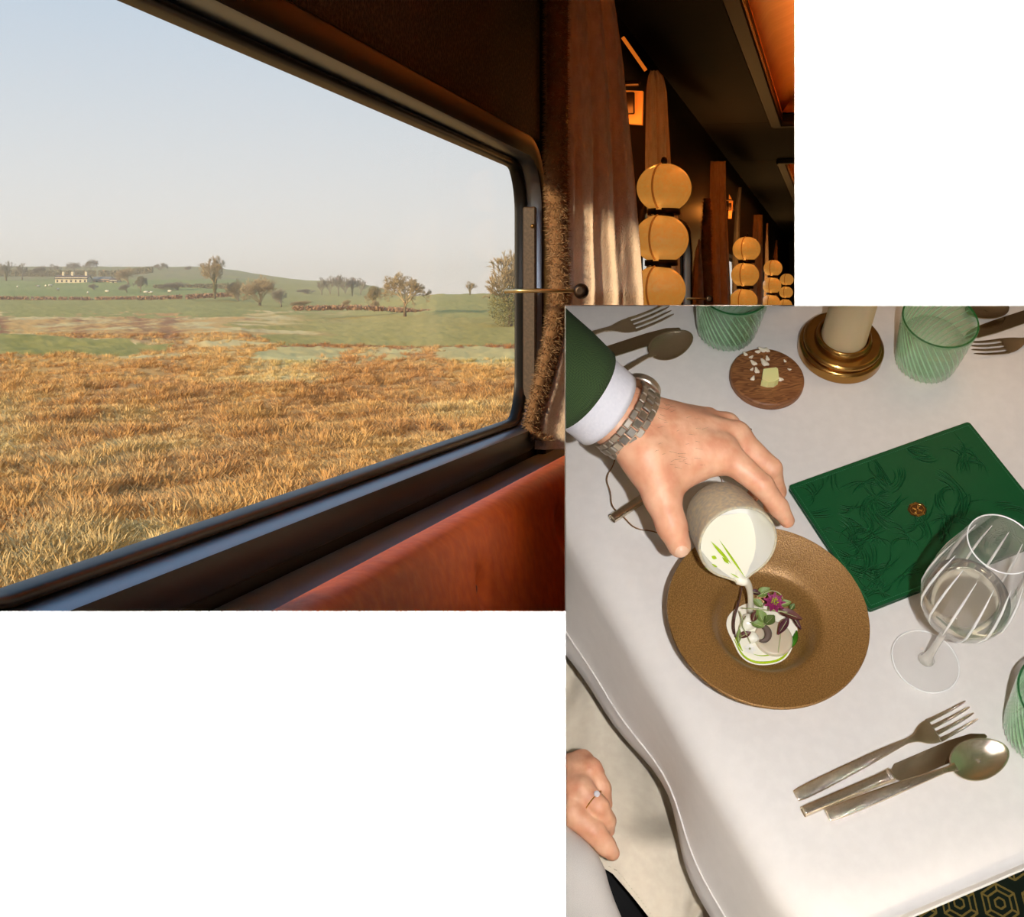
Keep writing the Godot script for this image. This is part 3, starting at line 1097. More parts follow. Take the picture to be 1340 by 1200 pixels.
func ground_y(x: float, depth: float) -> float:
	var px := PX + F * x / depth
	var y := (PY - row_at(px, depth)) / F * depth
	return y + (gn.get_noise_2d(x * 0.9, depth * 0.9) * 0.22 + gn.get_noise_2d(x * 0.15, depth * 0.15) * 0.5) * clampf(depth / 60.0, 0.2, 1.0)

func field_colour(x: float, depth: float) -> Color:
	# what grows where: rough tawny grass near the line, then pasture, rushes and ploughland in bands
	var px := PX + F * x / depth
	px += 70.0 * gn.get_noise_2d(x * 0.05 + 11.0, depth * 0.05) + 22.0 * gn.get_noise_2d(x * 0.4, depth * 0.3)
	var y := row_at(PX + F * x / depth, depth) + gn.get_noise_2d(x * 0.35 + 40.0, depth * 0.12) * (3.0 + 130.0 / depth) + gn.get_noise_2d(x * 1.7, depth * 0.6) * 1.6
	var far := clampf(60.0 / depth, 0.12, 1.0)
	var n1 := gn.get_noise_2d(x * 0.5 * far, depth * 0.35 * far + 9.0) + 0.5 * gn.get_noise_2d(x * 0.9, depth * 0.25 + 90.0)
	var n2 := gn.get_noise_2d(x * 3.0, depth * 2.0)
	var n3 := gn.get_noise_2d(x * 0.16 + 300.0, depth * 0.1)
	var tawny := rgb(214, 168, 100).lerp(rgb(192, 140, 82), clampf(0.5 + n1 * 1.6, 0, 1)).lerp(rgb(222, 200, 142), clampf(n3 * 2.6 + n2 * 0.6, 0, 0.85))
	var green := rgb(150, 142, 68).lerp(rgb(170, 156, 88), clampf(0.5 + n1, 0, 1))
	var c := tawny
	if px < 330.0:
		var edge := 466.0 - 0.02 * px - 16.0 * smoothstep(150.0, 300.0, px)
		if y < edge: c = green if y > 432.0 + 0.1 * px else tawny.lerp(rgb(140, 84, 54), clampf(0.3 + n1 * 1.6, 0.0, 0.7))
		if y < 415.0: c = rgb(162, 154, 86).lerp(green, 0.4)
		if y < 413.0 and y > 409.0 and n1 > 0.0: c = tawny
		if y < 388.0: c = rgb(138, 146, 76).lerp(rgb(156, 158, 92), clampf(0.5 + n1, 0, 1))
		if y < 366.0: c = rgb(148, 146, 94).lerp(rgb(160, 146, 104), clampf(0.5 + n3 * 2.0, 0, 1))
	else:
		if y < 474.0: c = tawny.lerp(rgb(206, 192, 130), 0.75) if n1 < 0.28 else tawny
		if y < 457.0: c = rgb(168, 110, 62)
		if y < 454.0: c = rgb(170, 152, 78).lerp(rgb(182, 164, 94), clampf(0.5 + n1 + n2 * 0.4, 0, 1))
		if y < 412.0: c = rgb(164, 154, 84).lerp(rgb(174, 162, 94), clampf(0.5 + n1, 0, 1))
		if px < 450.0 and y < 440.0 and y > 408.0: c = c.lerp(tawny, clampf(0.4 + n3 * 2.5, 0, 1) * (1.0 - smoothstep(380.0, 450.0, px)))
	return c.srgb_to_linear()

func outside() -> void:
	gn.seed = 21
	gn.frequency = 0.35
	gn.fractal_octaves = 4
	M.field = plain(Color.WHITE, 1.0)
	M.field.vertex_color_use_as_albedo = true
	M.field.normal_enabled = true
	M.field.normal_texture = bump_tex(0.05, 6.0)
	M.field.uv1_triplanar = true
	M.field.uv1_world_triplanar = true
	M.field.uv1_scale = Vector3(0.35, 0.35, 0.35)
	var s := ground_mesh()
	var o := MeshInstance3D.new()
	o.name = "ground"
	o.mesh = s
	o.set_meta("kind", "structure")
	add_child(o)
	var bank := Soup.new()   # the ground beside and under the train
	bank.cur = -1
	bank.quad(Vector3(-90, -3.75, -5.9), Vector3(-90, -3.75, 40), Vector3(60, -3.75, 40), Vector3(60, -3.75, -5.9))
	bank.quad(Vector3(-160, -4.6, -120), Vector3(-90, -3.75, -5.9), Vector3(-4, -3.75, -5.9), Vector3(-60, -4.6, -120))
	M.bank = mottled(rgb(196, 150, 88), rgb(168, 118, 62), 0.02, Vector3(0.2, 0.2, 0.2), 1.0)
	struct("ground_bank", bank, M.bank)
	tussocks()
	hedges()
	trees()
	farm()
	sheep()
	var fog := FogVolume.new()   # thin haze over the far fields
	fog.name = "haze"
	fog.size = Vector3(1500, 60, 1220)
	var fm := FogMaterial.new()
	fm.density = 0.0006
	fm.albedo = rgb(246, 240, 230)
	fog.material = fm
	add_child(fog)
	fog.position = Vector3(-250, 10, -690)
	fog.set_meta("kind", "stuff")
	tag(fog, "thin pale haze over the far fields", "haze")

func ground_mesh() -> ArrayMesh:
	var ds := [6.0]
	while ds[-1] < 1290.0: ds.append(ds[-1] * 1.0125 + 0.02)
	var nx := 620
	var v := PackedVector3Array()
	var c := PackedColorArray()
	for d in ds:
		for i in nx + 1:
			var px := lerpf(-620.0, 980.0, float(i) / nx)
			var x: float = (px - PX) / F * d
			# beside the track the ground keeps clear of the carriage
			v.append(Vector3(x, ground_y(x, d), -d))
			c.append(field_colour(x, d))
	var ix := PackedInt32Array()
	for j in ds.size() - 1:
		for i in nx:
			var k := j * (nx + 1) + i
			ix.append_array([k, k + nx + 1, k + 1, k + 1, k + nx + 1, k + nx + 2])
	var a := []
	a.resize(Mesh.ARRAY_MAX)
	a[Mesh.ARRAY_VERTEX] = v
	a[Mesh.ARRAY_COLOR] = c
	a[Mesh.ARRAY_INDEX] = ix
	var m := ArrayMesh.new()
	m.add_surface_from_arrays(Mesh.PRIMITIVE_TRIANGLES, a)
	var st := SurfaceTool.new()
	st.create_from(m, 0)
	st.generate_normals()
	st.set_material(M.field)
	return st.commit()

func tuft(blades: int, high: float, wide: float) -> Soup:
	var s := Soup.new()
	s.cur = -1
	for k in blades:
		var a := rng.randf() * TAU
		var r := sqrt(rng.randf()) * wide * 0.5
		var b := Vector3(cos(a) * r, -0.03, sin(a) * r)
		var out := Vector3(cos(a), 0, sin(a)) * wide * rng.randf_range(0.1, 0.7) + Vector3(rng.randf() - 0.5, 0, rng.randf() - 0.5) * wide * 0.5
		var t := b + out + Vector3(0, high * rng.randf_range(0.55, 1.0), 0)
		var m := b.lerp(t, 0.55) + Vector3(0, high * 0.14, 0)
		var side := Vector3(-sin(a + 0.6), 0, cos(a + 0.6)) * 0.012 * (wide / 0.4)
		s.tri(b - side, m, b + side)
		s.tri(m - side * 0.8, t, m + side * 0.8)
		s.tri(b - side, m - side * 0.8, m + side * 0.8)
	return s

func tussocks() -> void:
	M.grass = plain(Color.WHITE, 0.95)
	M.grass.vertex_color_use_as_albedo = true
	M.grass.backlight_enabled = true
	M.grass.backlight = Color(0.2, 0.16, 0.08)
	for kind in 2:
		var mm := MultiMesh.new()
		mm.transform_format = MultiMesh.TRANSFORM_3D
		mm.use_colors = true
		mm.mesh = tuft([26, 34][kind], [0.22, 0.36][kind], [0.42, 0.55][kind]).mesh(M.grass)
		var xs: Array[Transform3D] = []
		var cs: Array[Color] = []
		for k in [70000, 20000][kind]:
			var row := 447.0 + 420.0 * pow(rng.randf(), 1.25)
			var px := rng.randf_range(-160.0, 800.0)
			var depth := 3.6 * F / (row - PY)
			if depth > 90.0: depth = rng.randf_range(85.0, 150.0)
			depth += rng.randf_range(-0.03, 0.03) * depth
			var x := (px - PX) / F * depth
			var lin := field_colour(x, depth)
			if lin.g > lin.r * 0.9 and rng.randf() < 0.93: continue   # pasture stays short
			if depth > 85.0 and lin.g > lin.r * 0.72: continue
			var patch := gn.get_noise_2d(x * 0.55 + 70.0, depth * 0.4)
			if kind == 1 and patch < 0.02: continue
			if kind == 0 and patch < -0.28 and rng.randf() < 0.6: continue
			var sc := rng.randf_range(0.55, 1.25) * (1.0 if depth < 90.0 else 1.3)
			var b := Basis(Vector3.UP, rng.randf() * TAU).scaled(Vector3(sc, sc * rng.randf_range(0.7, 1.15), sc))
			xs.append(Transform3D(b, Vector3(x, ground_y(x, depth) - 0.01, -depth)))
			var w := rng.randf()
			var c := lin.lerp(Color(0.58, 0.36, 0.16) if kind == 1 else Color(0.78, 0.56, 0.27), 0.08 + 0.3 * w)
			cs.append(c * (0.8 + 0.4 * rng.randf()))
		mm.instance_count = xs.size()
		for k in xs.size():
			mm.set_instance_transform(k, xs[k])
			mm.set_instance_color(k, cs[k])
		var o := MultiMeshInstance3D.new()
		o.name = ["tussock_grass", "rushes"][kind]
		o.multimesh = mm
		o.material_override = M.grass
		o.set_meta("kind", "stuff")
		tag(o, ["tawny tussock grass covering the rough field below the train window", "darker rusty rushes standing in clumps among the tawny grass"][kind], ["grass", "rushes"][kind])
		add_child(o)

func branch(s: Soup, p: Vector3, dir: Vector3, len: float, r: float, level: int, last: int, spread: float, up: float) -> void:
	var q := p + dir * len * 0.5 + Vector3(rng.randf() - 0.5, rng.randf() - 0.5, rng.randf() - 0.5) * len * 0.12
	var e := p + dir * len
	s.tube([p, q, e], [r, r * 0.82, r * 0.62], 5 if level < 2 else 3, false)
	if level >= last: return
	var n := 4 if level < 2 else (3 if level < last - 1 else 5)
	for k in n:
		var side := dir.cross(Vector3(rng.randf() - 0.5, rng.randf() - 0.5, rng.randf() - 0.5)).normalized()
		var d := (dir + side * spread * rng.randf_range(0.6, 1.25) + Vector3.UP * up).normalized()
		var at := e if k < 2 else p.lerp(e, rng.randf_range(0.45, 0.85))
		branch(s, at, d, len * rng.randf_range(0.6, 0.8), maxf(r * (0.68 if k < 2 else 0.5), 0.0032), level + 1, last, spread, up)

func bare_tree(seed_: int, last: int, spread: float, trunk: float, up: float, stems := 1) -> Array:   # unit height
	rng.seed = seed_
	var t := Soup.new()
	var s := Soup.new()
	for k in stems:
		var a := TAU * k / stems
		var lean := Vector3(cos(a), 0, sin(a)) * (0.35 if stems > 1 else 0.02)
		var top := Vector3(lean.x * trunk, trunk, lean.z * trunk)
		t.tube([Vector3(lean.x * 0.1, -0.03, lean.z * 0.1), top * 0.5, top], [0.034, 0.026, 0.022] if stems == 1 else [0.014, 0.012, 0.01], 7)
		for i in (5 if stems == 1 else 2):
			var b := TAU * (i + rng.randf() * 0.6) / 5.0
			var d := (Vector3(cos(b), 0, sin(b)) * spread * 1.1 + Vector3.UP * (0.9 if i > 0 else 1.6) + lean).normalized()
			branch(s, top * (1.0 - 0.1 * i * (1 if stems == 1 else 0)), d, 0.21, 0.014 if stems == 1 else 0.008, 0, last, spread, up)
	var hi := 0.0
	for p in s.v: hi = maxf(hi, p.y)
	var k := Transform3D(Basis().scaled(Vector3.ONE / hi), Vector3.ZERO)
	return [t.move(k), s.move(k)]

func leafy(s: Soup, n: int, c: Vector3, r: Vector3, size: float) -> void:   # ivy leaves in a crown
	s.cur = -1
	for k in n:
		var d := Vector3(rng.randfn(), rng.randfn(), rng.randfn()).normalized() * pow(rng.randf(), 0.4)
		var p := c + d * r
		var a := Vector3(rng.randfn(), rng.randfn(), rng.randfn()).normalized() * size
		var b := a.cross(Vector3(rng.randfn(), rng.randfn(), rng.randfn())).normalized() * size * 0.8
		s.tri(p, p + a, p + b)

func trees() -> void:
	M.bark = plain(rgb(122, 104, 78), 0.95)
	M.twigs = plain(rgb(184, 162, 124), 0.95)  # twig colours paled, distance haze put into them
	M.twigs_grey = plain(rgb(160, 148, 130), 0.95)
	M.ivy = plain(rgb(128, 124, 72), 0.8)
	var kinds := {
		"oak": bare_tree(5, 5, 0.75, 0.24, 0.05), "tall": bare_tree(9, 5, 0.55, 0.26, 0.08), "thin": bare_tree(14, 4, 0.55, 0.16, 0.12),
		"bush": bare_tree(23, 4, 0.75, 0.06, 0.12, 6), "poplar": bare_tree(31, 5, 0.55, 0.2, 0.1),
	}
	var meshes := {}
	for k in kinds:
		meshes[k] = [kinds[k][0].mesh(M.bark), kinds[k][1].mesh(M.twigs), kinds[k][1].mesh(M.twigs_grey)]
	rng.seed = 77
	var ivy_mesh := {}
	for k in ["round", "column", "skirt"]:
		var s := Soup.new()
		if k == "round": leafy(s, 2600, Vector3(0, 0.66, 0), Vector3(0.3, 0.32, 0.3), 0.03)
		elif k == "column": leafy(s, 1500, Vector3(0, 0.36, 0), Vector3(0.07, 0.36, 0.07), 0.03)
		else: leafy(s, 4500, Vector3(0, 0.27, 0), Vector3(0.36, 0.3, 0.36), 0.022)
		ivy_mesh[k] = s.mesh(M.ivy)
	# kind, sight line of the foot (x, y), height and width in sight line units, distance, grey twigs, ivy, label
	var list := [
		["tall", 281, 388, 56, 40, 400, 0, "column", "tall bare tree with an ivied trunk standing in the hedge line"],
		["oak", 530, 411, 58, 66, 250, 0, "", "wide spreading bare oak in the middle of the pasture"],
		["poplar", 668, 426, 104, 84, 205, 0, "skirt", "big bushy tree rising beside the window post"],
		["tall", 690, 424, 122, 60, 215, 0, "", "tallest bare tree behind the bushy one at the window post"],
		["oak", 489, 404, 32, 26, 300, 0, "round", "small round ivied tree left of the spreading oak"],
		["thin", 615, 385, 19, 20, 350, 0, "column", "lone small tree on the crest of the pasture"],
		["bush", 340, 399, 42, 58, 370, 0, "", "broad clump of bare scrub right of the tall hedge tree"],
		["bush", 312, 396, 34, 36, 405, 0, "", "smaller clump of bare scrub touching the broad one"],
		["bush", 368, 400, 26, 26, 355, 1, "", "low grey scrub at the right end of the broad clump"],
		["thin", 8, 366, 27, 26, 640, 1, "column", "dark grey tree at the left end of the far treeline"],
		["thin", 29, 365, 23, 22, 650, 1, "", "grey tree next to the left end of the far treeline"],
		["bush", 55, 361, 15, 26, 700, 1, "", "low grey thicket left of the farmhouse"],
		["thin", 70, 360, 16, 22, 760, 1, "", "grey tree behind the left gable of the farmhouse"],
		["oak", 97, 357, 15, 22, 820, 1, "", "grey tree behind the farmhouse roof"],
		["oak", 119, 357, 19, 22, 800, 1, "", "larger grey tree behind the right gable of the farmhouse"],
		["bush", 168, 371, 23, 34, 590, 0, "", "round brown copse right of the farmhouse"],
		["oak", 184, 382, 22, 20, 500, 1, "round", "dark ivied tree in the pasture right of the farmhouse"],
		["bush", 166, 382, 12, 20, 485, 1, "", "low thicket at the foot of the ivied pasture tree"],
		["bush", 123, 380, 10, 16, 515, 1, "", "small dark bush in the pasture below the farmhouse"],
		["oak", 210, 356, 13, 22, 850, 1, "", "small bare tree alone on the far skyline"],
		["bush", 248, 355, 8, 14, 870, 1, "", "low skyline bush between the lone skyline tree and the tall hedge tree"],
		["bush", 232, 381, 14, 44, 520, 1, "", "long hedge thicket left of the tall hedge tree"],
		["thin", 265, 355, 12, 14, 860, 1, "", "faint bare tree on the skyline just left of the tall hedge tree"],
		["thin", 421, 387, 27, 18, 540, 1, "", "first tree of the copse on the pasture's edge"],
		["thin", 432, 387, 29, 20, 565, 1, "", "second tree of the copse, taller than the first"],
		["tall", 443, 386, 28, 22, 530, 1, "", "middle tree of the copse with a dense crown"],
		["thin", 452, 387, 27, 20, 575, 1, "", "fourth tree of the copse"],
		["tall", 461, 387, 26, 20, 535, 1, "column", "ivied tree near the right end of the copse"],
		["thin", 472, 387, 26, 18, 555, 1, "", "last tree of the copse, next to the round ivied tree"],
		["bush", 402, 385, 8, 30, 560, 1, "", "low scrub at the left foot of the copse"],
		["bush", 455, 404, 14, 16, 310, 0, "", "small bare bush on the hedge line left of the round ivied tree"],
		["bush", 490, 407, 17, 16, 285, 0, "", "small bare bush under the round ivied tree"],
		["bush", 400, 402, 10, 40, 330, 0, "", "thin line of scrub across the upper pasture"],
	]
	for a in list:
		var depth: float = a[5]
		var x: float = (a[1] - PX) / F * depth
		var hgt: float = a[3] / F * depth
		var wid: float = a[4] / F * depth
		var t := thing("bare_tree" if a[0] != "bush" else "bare_bush", a[8], "tree" if a[0] != "bush" else "bush",
			Transform3D(Basis(Vector3.UP, rng.randf() * TAU).scaled(Vector3.ONE), Vector3(x, (PY - a[2]) / F * depth - 0.02 * hgt, -depth)), "bare winter trees and bushes in the fields")
		var k := [hgt, wid]
		var o := MeshInstance3D.new()
		o.name = "trunk"
		o.mesh = meshes[a[0]][0]
		var c := MeshInstance3D.new()
		c.name = "crown"
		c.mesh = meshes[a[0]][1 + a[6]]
		var real: float = maxf(c.mesh.get_aabb().size.x, c.mesh.get_aabb().size.z)
		var sc := Vector3(wid / real, hgt, wid / real)
		o.scale = sc
		c.scale = sc
		t.add_child(o)
		t.add_child(c)
		if a[7] != "":
			var iv := MeshInstance3D.new()
			iv.name = "ivy"
			iv.mesh = ivy_mesh[a[7]]
			iv.scale = Vector3(wid, hgt, wid)
			iv.set_meta("kind", "stuff")
			t.add_child(iv)

func hedges() -> void:
	M.hedge = plain(rgb(178, 142, 112), 1.0)  # hedge colours paled to carry the haze
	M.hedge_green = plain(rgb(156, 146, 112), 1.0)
	for a in [[[[-120, 394], [0, 393], [120, 394], [220, 392], [312, 387]], 412.0, 1.1, M.hedge, "long low brown hedge across the left fields"],
			[[[200, 379], [250, 378], [310, 377]], 545.0, 2.0, M.hedge_green, "grey green hedge on the slope behind the tall hedge tree"],
			[[[385, 405], [470, 404], [520, 407], [600, 413], [660, 420]], 270.0, 0.5, M.hedge, "thin broken brown hedge line through the spreading oak's foot"],
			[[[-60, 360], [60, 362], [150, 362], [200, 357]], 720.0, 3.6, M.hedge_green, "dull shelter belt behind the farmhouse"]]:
		var s := Soup.new()
		s.cur = -1
		var keys: Array = a[0]
		var depth: float = a[1]
		var n := int((keys[-1][0] - keys[0][0]) * 22.0 * sqrt(a[2]))
		for k in n:
			var px := rng.randf_range(keys[0][0], keys[-1][0])
			var d := depth + rng.randf_range(-1.0, 1.0)
			var p := ray(px, table_at(keys, px)) * d
			if gn.get_noise_2d(px * 0.25, depth) < -0.34: continue
			p.y += rng.randf() * a[2] - 0.1
			var u := Vector3(rng.randfn(), absf(rng.randfn()), rng.randfn()).normalized() * 0.7
			var w := u.cross(Vector3(rng.randfn(), rng.randfn(), rng.randfn())).normalized() * 0.35
			s.tri(p - w, p + u, p + w)
		var o := solo("hedge", a[4], "hedge", s, a[3], Transform3D(), "hedges between the fields")
		o.set_meta("kind", "stuff")

func farm() -> void:
	M.farm_wall = plain(rgb(222, 208, 178), 0.9)
	M.farm_roof = plain(rgb(104, 92, 86), 0.9)
	M.farm_roof_grey = plain(rgb(120, 124, 124), 0.9)
	M.farm_brick = plain(rgb(196, 160, 122), 0.9)
	M.dark_glass = plain(rgb(50, 50, 52), 0.3)
	var depth := 610.0
	var k := depth / F
	var house := func(x0: float, x1: float, yb: float, ye: float, yr: float, d: float, label: String, wall: Material, roof: Material, chimneys: Array, wins: int) -> void:
		var w := (x1 - x0) * k
		var he := (yb - ye) * k
		var hr := (yb - yr) * k
		var t := thing("farmhouse", label, "building", Transform3D(Basis(), Vector3((x0 - PX) * k, (PY - yb) * k - 0.4, -d)), "farm buildings")
		var s := Soup.new()
		s.box(Vector3(w / 2, he / 2, -3.0), Vector3(w, he + 0.8, 6.0), 0.05)
		s.cur = -1
		for x in [0.02, w - 0.02]: s.tri(Vector3(x, he, 0), Vector3(x, hr, -3), Vector3(x, he, -6))
		part(t, "wall", s, wall)
		s = Soup.new()
		s.cur = -1
		for q in [[0.35, -3.0], [-6.35, -3.0]]:
			s.quad(Vector3(-0.4, he - 0.15, q[0]), Vector3(-0.4, hr + 0.1, q[1]), Vector3(w + 0.4, hr + 0.1, q[1]), Vector3(w + 0.4, he - 0.15, q[0]))
			s.quad(Vector3(-0.4, he - 0.35, q[0]), Vector3(-0.4, hr - 0.1, q[1]), Vector3(w + 0.4, hr - 0.1, q[1]), Vector3(w + 0.4, he - 0.35, q[0]))
		part(t, "roof", s, roof)
		for c in chimneys:
			s = Soup.new()
			s.box(Vector3((c - x0) * k, hr + 0.5, -3), Vector3(1.1, 2.4, 1.0), 0.05)
			part(t, "chimney", s, wall)
		for i in wins:
			s = Soup.new()
			s.box(Vector3(w * (i + 0.5) / wins, he * 0.5, 0.03), Vector3(0.8, 1.0, 0.1), 0.02)
			part(t, "window", s, M.dark_glass)
	house.call(72.0, 114.0, 370.5, 363.0, 359.0, 610.0, "long cream farmhouse with a dark roof and white chimneys", M.farm_wall, M.farm_roof, [80.0, 92.0, 110.0], 7)
	house.call(115.5, 137.5, 369.5, 365.0, 360.5, 616.0, "lower grey roofed barn joined to the cream farmhouse", M.farm_brick, M.farm_roof_grey, [], 2)
	house.call(141.5, 151.0, 369.0, 366.5, 362.5, 612.0, "small pale shed at the end of the farm row", M.farm_wall, M.farm_roof, [], 1)

func sheep() -> void:
	M.wool = plain(rgb(228, 218, 196), 1.0)
	M.sheep_face = plain(rgb(120, 104, 88), 0.9)
	var body := Soup.new()
	body.grid(12, 8, func(u, v):
		var a: float = PI * (v - 0.5)
		return Vector3(0.85 * sin(a), 0.82 + 0.36 * cos(a) * cos(u * TAU), 0.36 * cos(a) * sin(u * TAU)), true)
	var head := Soup.new()
	head.tube([Vector3(0.75, 0.98, 0), Vector3(1.0, 1.0, 0), Vector3(1.22, 0.86, 0)], [0.16, 0.15, 0.08], 8)
	var legs := []
	for q in [[-0.45, -0.18], [-0.45, 0.18], [0.45, -0.18], [0.45, 0.18]]:
		var lg := Soup.new()
		legs.append(lg)
		lg.tube([Vector3(q[0], -0.05, q[1]), Vector3(q[0] + 0.03, 0.3, q[1]), Vector3(q[0], 0.6, q[1])], [0.05, 0.045, 0.09], 6)
	var bm := body.mesh(M.wool)
	var hm := head.mesh(M.sheep_face)
	var lm := []
	for lg in legs: lm.append(lg.mesh(M.sheep_face))
	for q in [[23, 374, 540], [50, 374, 540], [60, 374, 545], [66, 373.5, 550], [76, 380, 500], [115, 386, 455], [140, 383, 480], [191, 384.5, 465], [197, 384, 468], [222, 382, 480]]:
		var depth: float = q[2]
		var x: float = (q[0] - PX) / F * depth
		var t := thing("sheep", "small white sheep grazing in the green pasture below the farmhouse", "sheep",
			Transform3D(Basis(Vector3.UP, rng.randf() * TAU).scaled(Vector3.ONE * 1.1), Vector3(x, ground_y(x, depth) + 0.02, -depth)), "sheep in the pasture")
		for e in [["fleece", bm], ["head", hm], ["leg", lm[0]], ["leg", lm[1]], ["leg", lm[2]], ["leg", lm[3]]]:
			var o := MeshInstance3D.new()
			o.name = e[0]
			o.mesh = e[1]
			t.add_child(o, true)

# ---------- the laid table, in an added box that keeps the flash in ----------
const FILL_LAMP := 0.014

func slab(s: Soup, q: Array, off: Vector3) -> void:
	s.cur = -1
	s.quad(q[0], q[1], q[2], q[3])
	s.quad(q[3] + off, q[2] + off, q[1] + off, q[0] + off)
	for k in 4:
		var n := (k + 1) % 4
		s.quad(q[n], q[k], q[k] + off, q[n] + off)

func thin_slab(s: Soup, q: Array, off: Vector3) -> void:   # no thickness at its front edge
	s.cur = -1
	s.quad(q[0], q[1], q[2], q[3])
	s.quad(q[3], q[2] + off, q[1] + off, q[0])
	s.quad(q[2], q[1], q[1] + off, q[2] + off)
	s.tri(q[0], q[1], q[1] + off)
	s.tri(q[3], q[2] + off, q[2])

func table_box() -> void:
	M.bounce_lining = plain(rgb(176, 166, 154), 0.9)  # pale lining of the added box, bounces fill onto table and silver
	var a := WALL + 0.0012
	var b := 2.02
	var s := Soup.new()
	thin_slab(s, [ray(740, 400) * a, ray(740, 400) * b, ray(740, 1400) * b, ray(740, 1400) * a], Vector3(-0.0012, 0, 0))
	struct("wall_box_left", s, M.bounce_lining)
	s = Soup.new()
	thin_slab(s, [ray(740, 400) * a, ray(740, 400) * b, ray(1040, 400) * b, ray(1040, 400) * a], Vector3(0, 0.0012, 0))
	struct("ceiling_box_low", s, M.bounce_lining)
	s = Soup.new()
	slab(s, [ray(1041, 400) * (a + 0.03), ray(1041, 400) * b, ray(1041, 150) * b, ray(1041, 150) * (a + 0.03)], Vector3(0.001, 0, 0))
	slab(s, [ray(1041, 150) * (a + 0.03), ray(1041, 150) * b, ray(1720, 150) * b, ray(1720, 150) * (a + 0.03)], Vector3(0, 0.003, 0))
	struct("ceiling_box", s, M.bounce_lining)
	s = Soup.new()
	slab(s, [ray(1720, 150) * (a + 0.03), ray(1720, 150) * b, ray(1720, 1400) * b, ray(1720, 1400) * (a + 0.03)], Vector3(0.004, 0, 0))
	struct("wall_box_right", s, M.bounce_lining)
	s = Soup.new()
	slab(s, [ray(740, 1400) * (a + 0.03), ray(740, 1400) * b, ray(1720, 1400) * b, ray(1720, 1400) * (a + 0.03)], Vector3(0, -0.003, 0))
	struct("floor_box", s, M.bounce_lining)
	s = Soup.new()
	slab(s, [ray(740, 400) * b, ray(1040, 400) * b, ray(1040, 1400) * b, ray(740, 1400) * b], Vector3(0, 0, -0.004))
	slab(s, [ray(1040, 150) * b, ray(1720, 150) * b, ray(1720, 1400) * b, ray(1040, 1400) * b], Vector3(0, 0, -0.004))
	struct("wall_box_back", s, M.bounce_lining)
	# patterned carpet under the table
	var im := Image.create(512, 512, false, Image.FORMAT_RGB8)
	im.fill(rgb(22, 36, 20))
	var gold := rgb(150, 128, 62)
	rng.seed = 8
	var poly := func(pts: Array, w: float) -> void:
		for k in pts.size() - 1:
			var p: Vector2 = pts[k]
			var q: Vector2 = pts[k + 1]
			var n := int((q - p).length() * 1.2) + 1
			for i in n:
				var m := p.lerp(q, float(i) / n) + Vector2(rng.randf_range(-1, 1), rng.randf_range(-1, 1)) * 1.5
				im.fill_rect(Rect2i(int(m.x - w / 2), int(m.y - w / 2), int(w), int(w)), gold)
	for c in [Vector2(0, 0), Vector2(256, 0), Vector2(128, 256), Vector2(384, 256), Vector2(0, 512), Vector2(256, 512), Vector2(512, 0), Vector2(512, 512), Vector2(-128, 256)]:
		for r in [118.0, 78.0, 34.0]:
			var pts := []
			for k in 7: pts.append(c + Vector2(cos(TAU * k / 6.0 + 0.52), sin(TAU * k / 6.0 + 0.52)) * r)
			poly.call(pts, 9.0)
		for k in 6: poly.call([c + Vector2.from_angle(TAU * k / 6.0 + 0.52) * 78.0, c + Vector2.from_angle(TAU * k / 6.0 + 0.52) * 118.0], 9.0)
	M.carpet = plain(Color.WHITE, 1.0)
	M.carpet.albedo_texture = image_tex(im)
	M.carpet.uv1_triplanar = true
	M.carpet.uv1_scale = Vector3(9, 9, 9)
	s = Soup.new()
	s.box(Vector3(0.42, -0.58, 0.18), Vector3(0.5, 0.012, 0.52), 0.002)
	# unseen warm lamp added to fill the box and brighten the silver
	var lp := ray(1330, 300) * 1.45
	var lt := thing("added_fill_lamp", "small round warm fill lamp added out of view over the far side of the table", "lamp", Transform3D(Basis(), lp))
	var ls := Soup.new()
	ls.grid(24, 12, func(u, v):
		var g: float = PI * (v - 0.5)
		return Vector3(0.045 * cos(g) * cos(u * TAU), 0.045 * sin(g), -0.045 * cos(g) * sin(u * TAU)), true)
	part(lt, "bulb", ls, M.bulb_warm)
	ls = Soup.new()
	ls.tube([Vector3(0, 0.044, 0), Vector3(0, 0.12, 0)], [0.004, 0.004], 8)
	part(lt, "cord", ls, M.black_metal)
	var ol := OmniLight3D.new()
	ol.name = "added_fill_light"
	ol.light_color = rgb(255, 222, 182)
	ol.light_energy = FILL_LAMP
	ol.light_size = 0.045
	ol.omni_range = 10.0
	ol.omni_attenuation = 2.0
	ol.shadow_enabled = true
	lt.add_child(ol)
	var o := solo("carpet", "dark green carpet with gold geometric pattern under the table corner", "carpet", s, M.carpet, T)
	o.set_meta("kind", "structure")

func seen(s: Soup) -> Soup:   # the table and what is on it end at the edges of their box
	return s.clip(in_t(right_of)).clip(in_t(below)).clip(in_t(right_end))

func table_things() -> void:
	M.linen = mottled(rgb(225, 221, 215), rgb(221, 217, 211), 0.02, Vector3(5, 5, 5), 0.9)
	M.linen.normal_enabled = true
	M.linen.normal_texture = bump_tex(0.004, 5.0, 512, 0, 3)
	M.linen.normal_scale = 0.12
	tablecloth()
	bowl()
	cutlery()
	glasses()
	menu()
	coaster_and_candle()
	side_plate()
	garnish()
	waiter()
	guest()

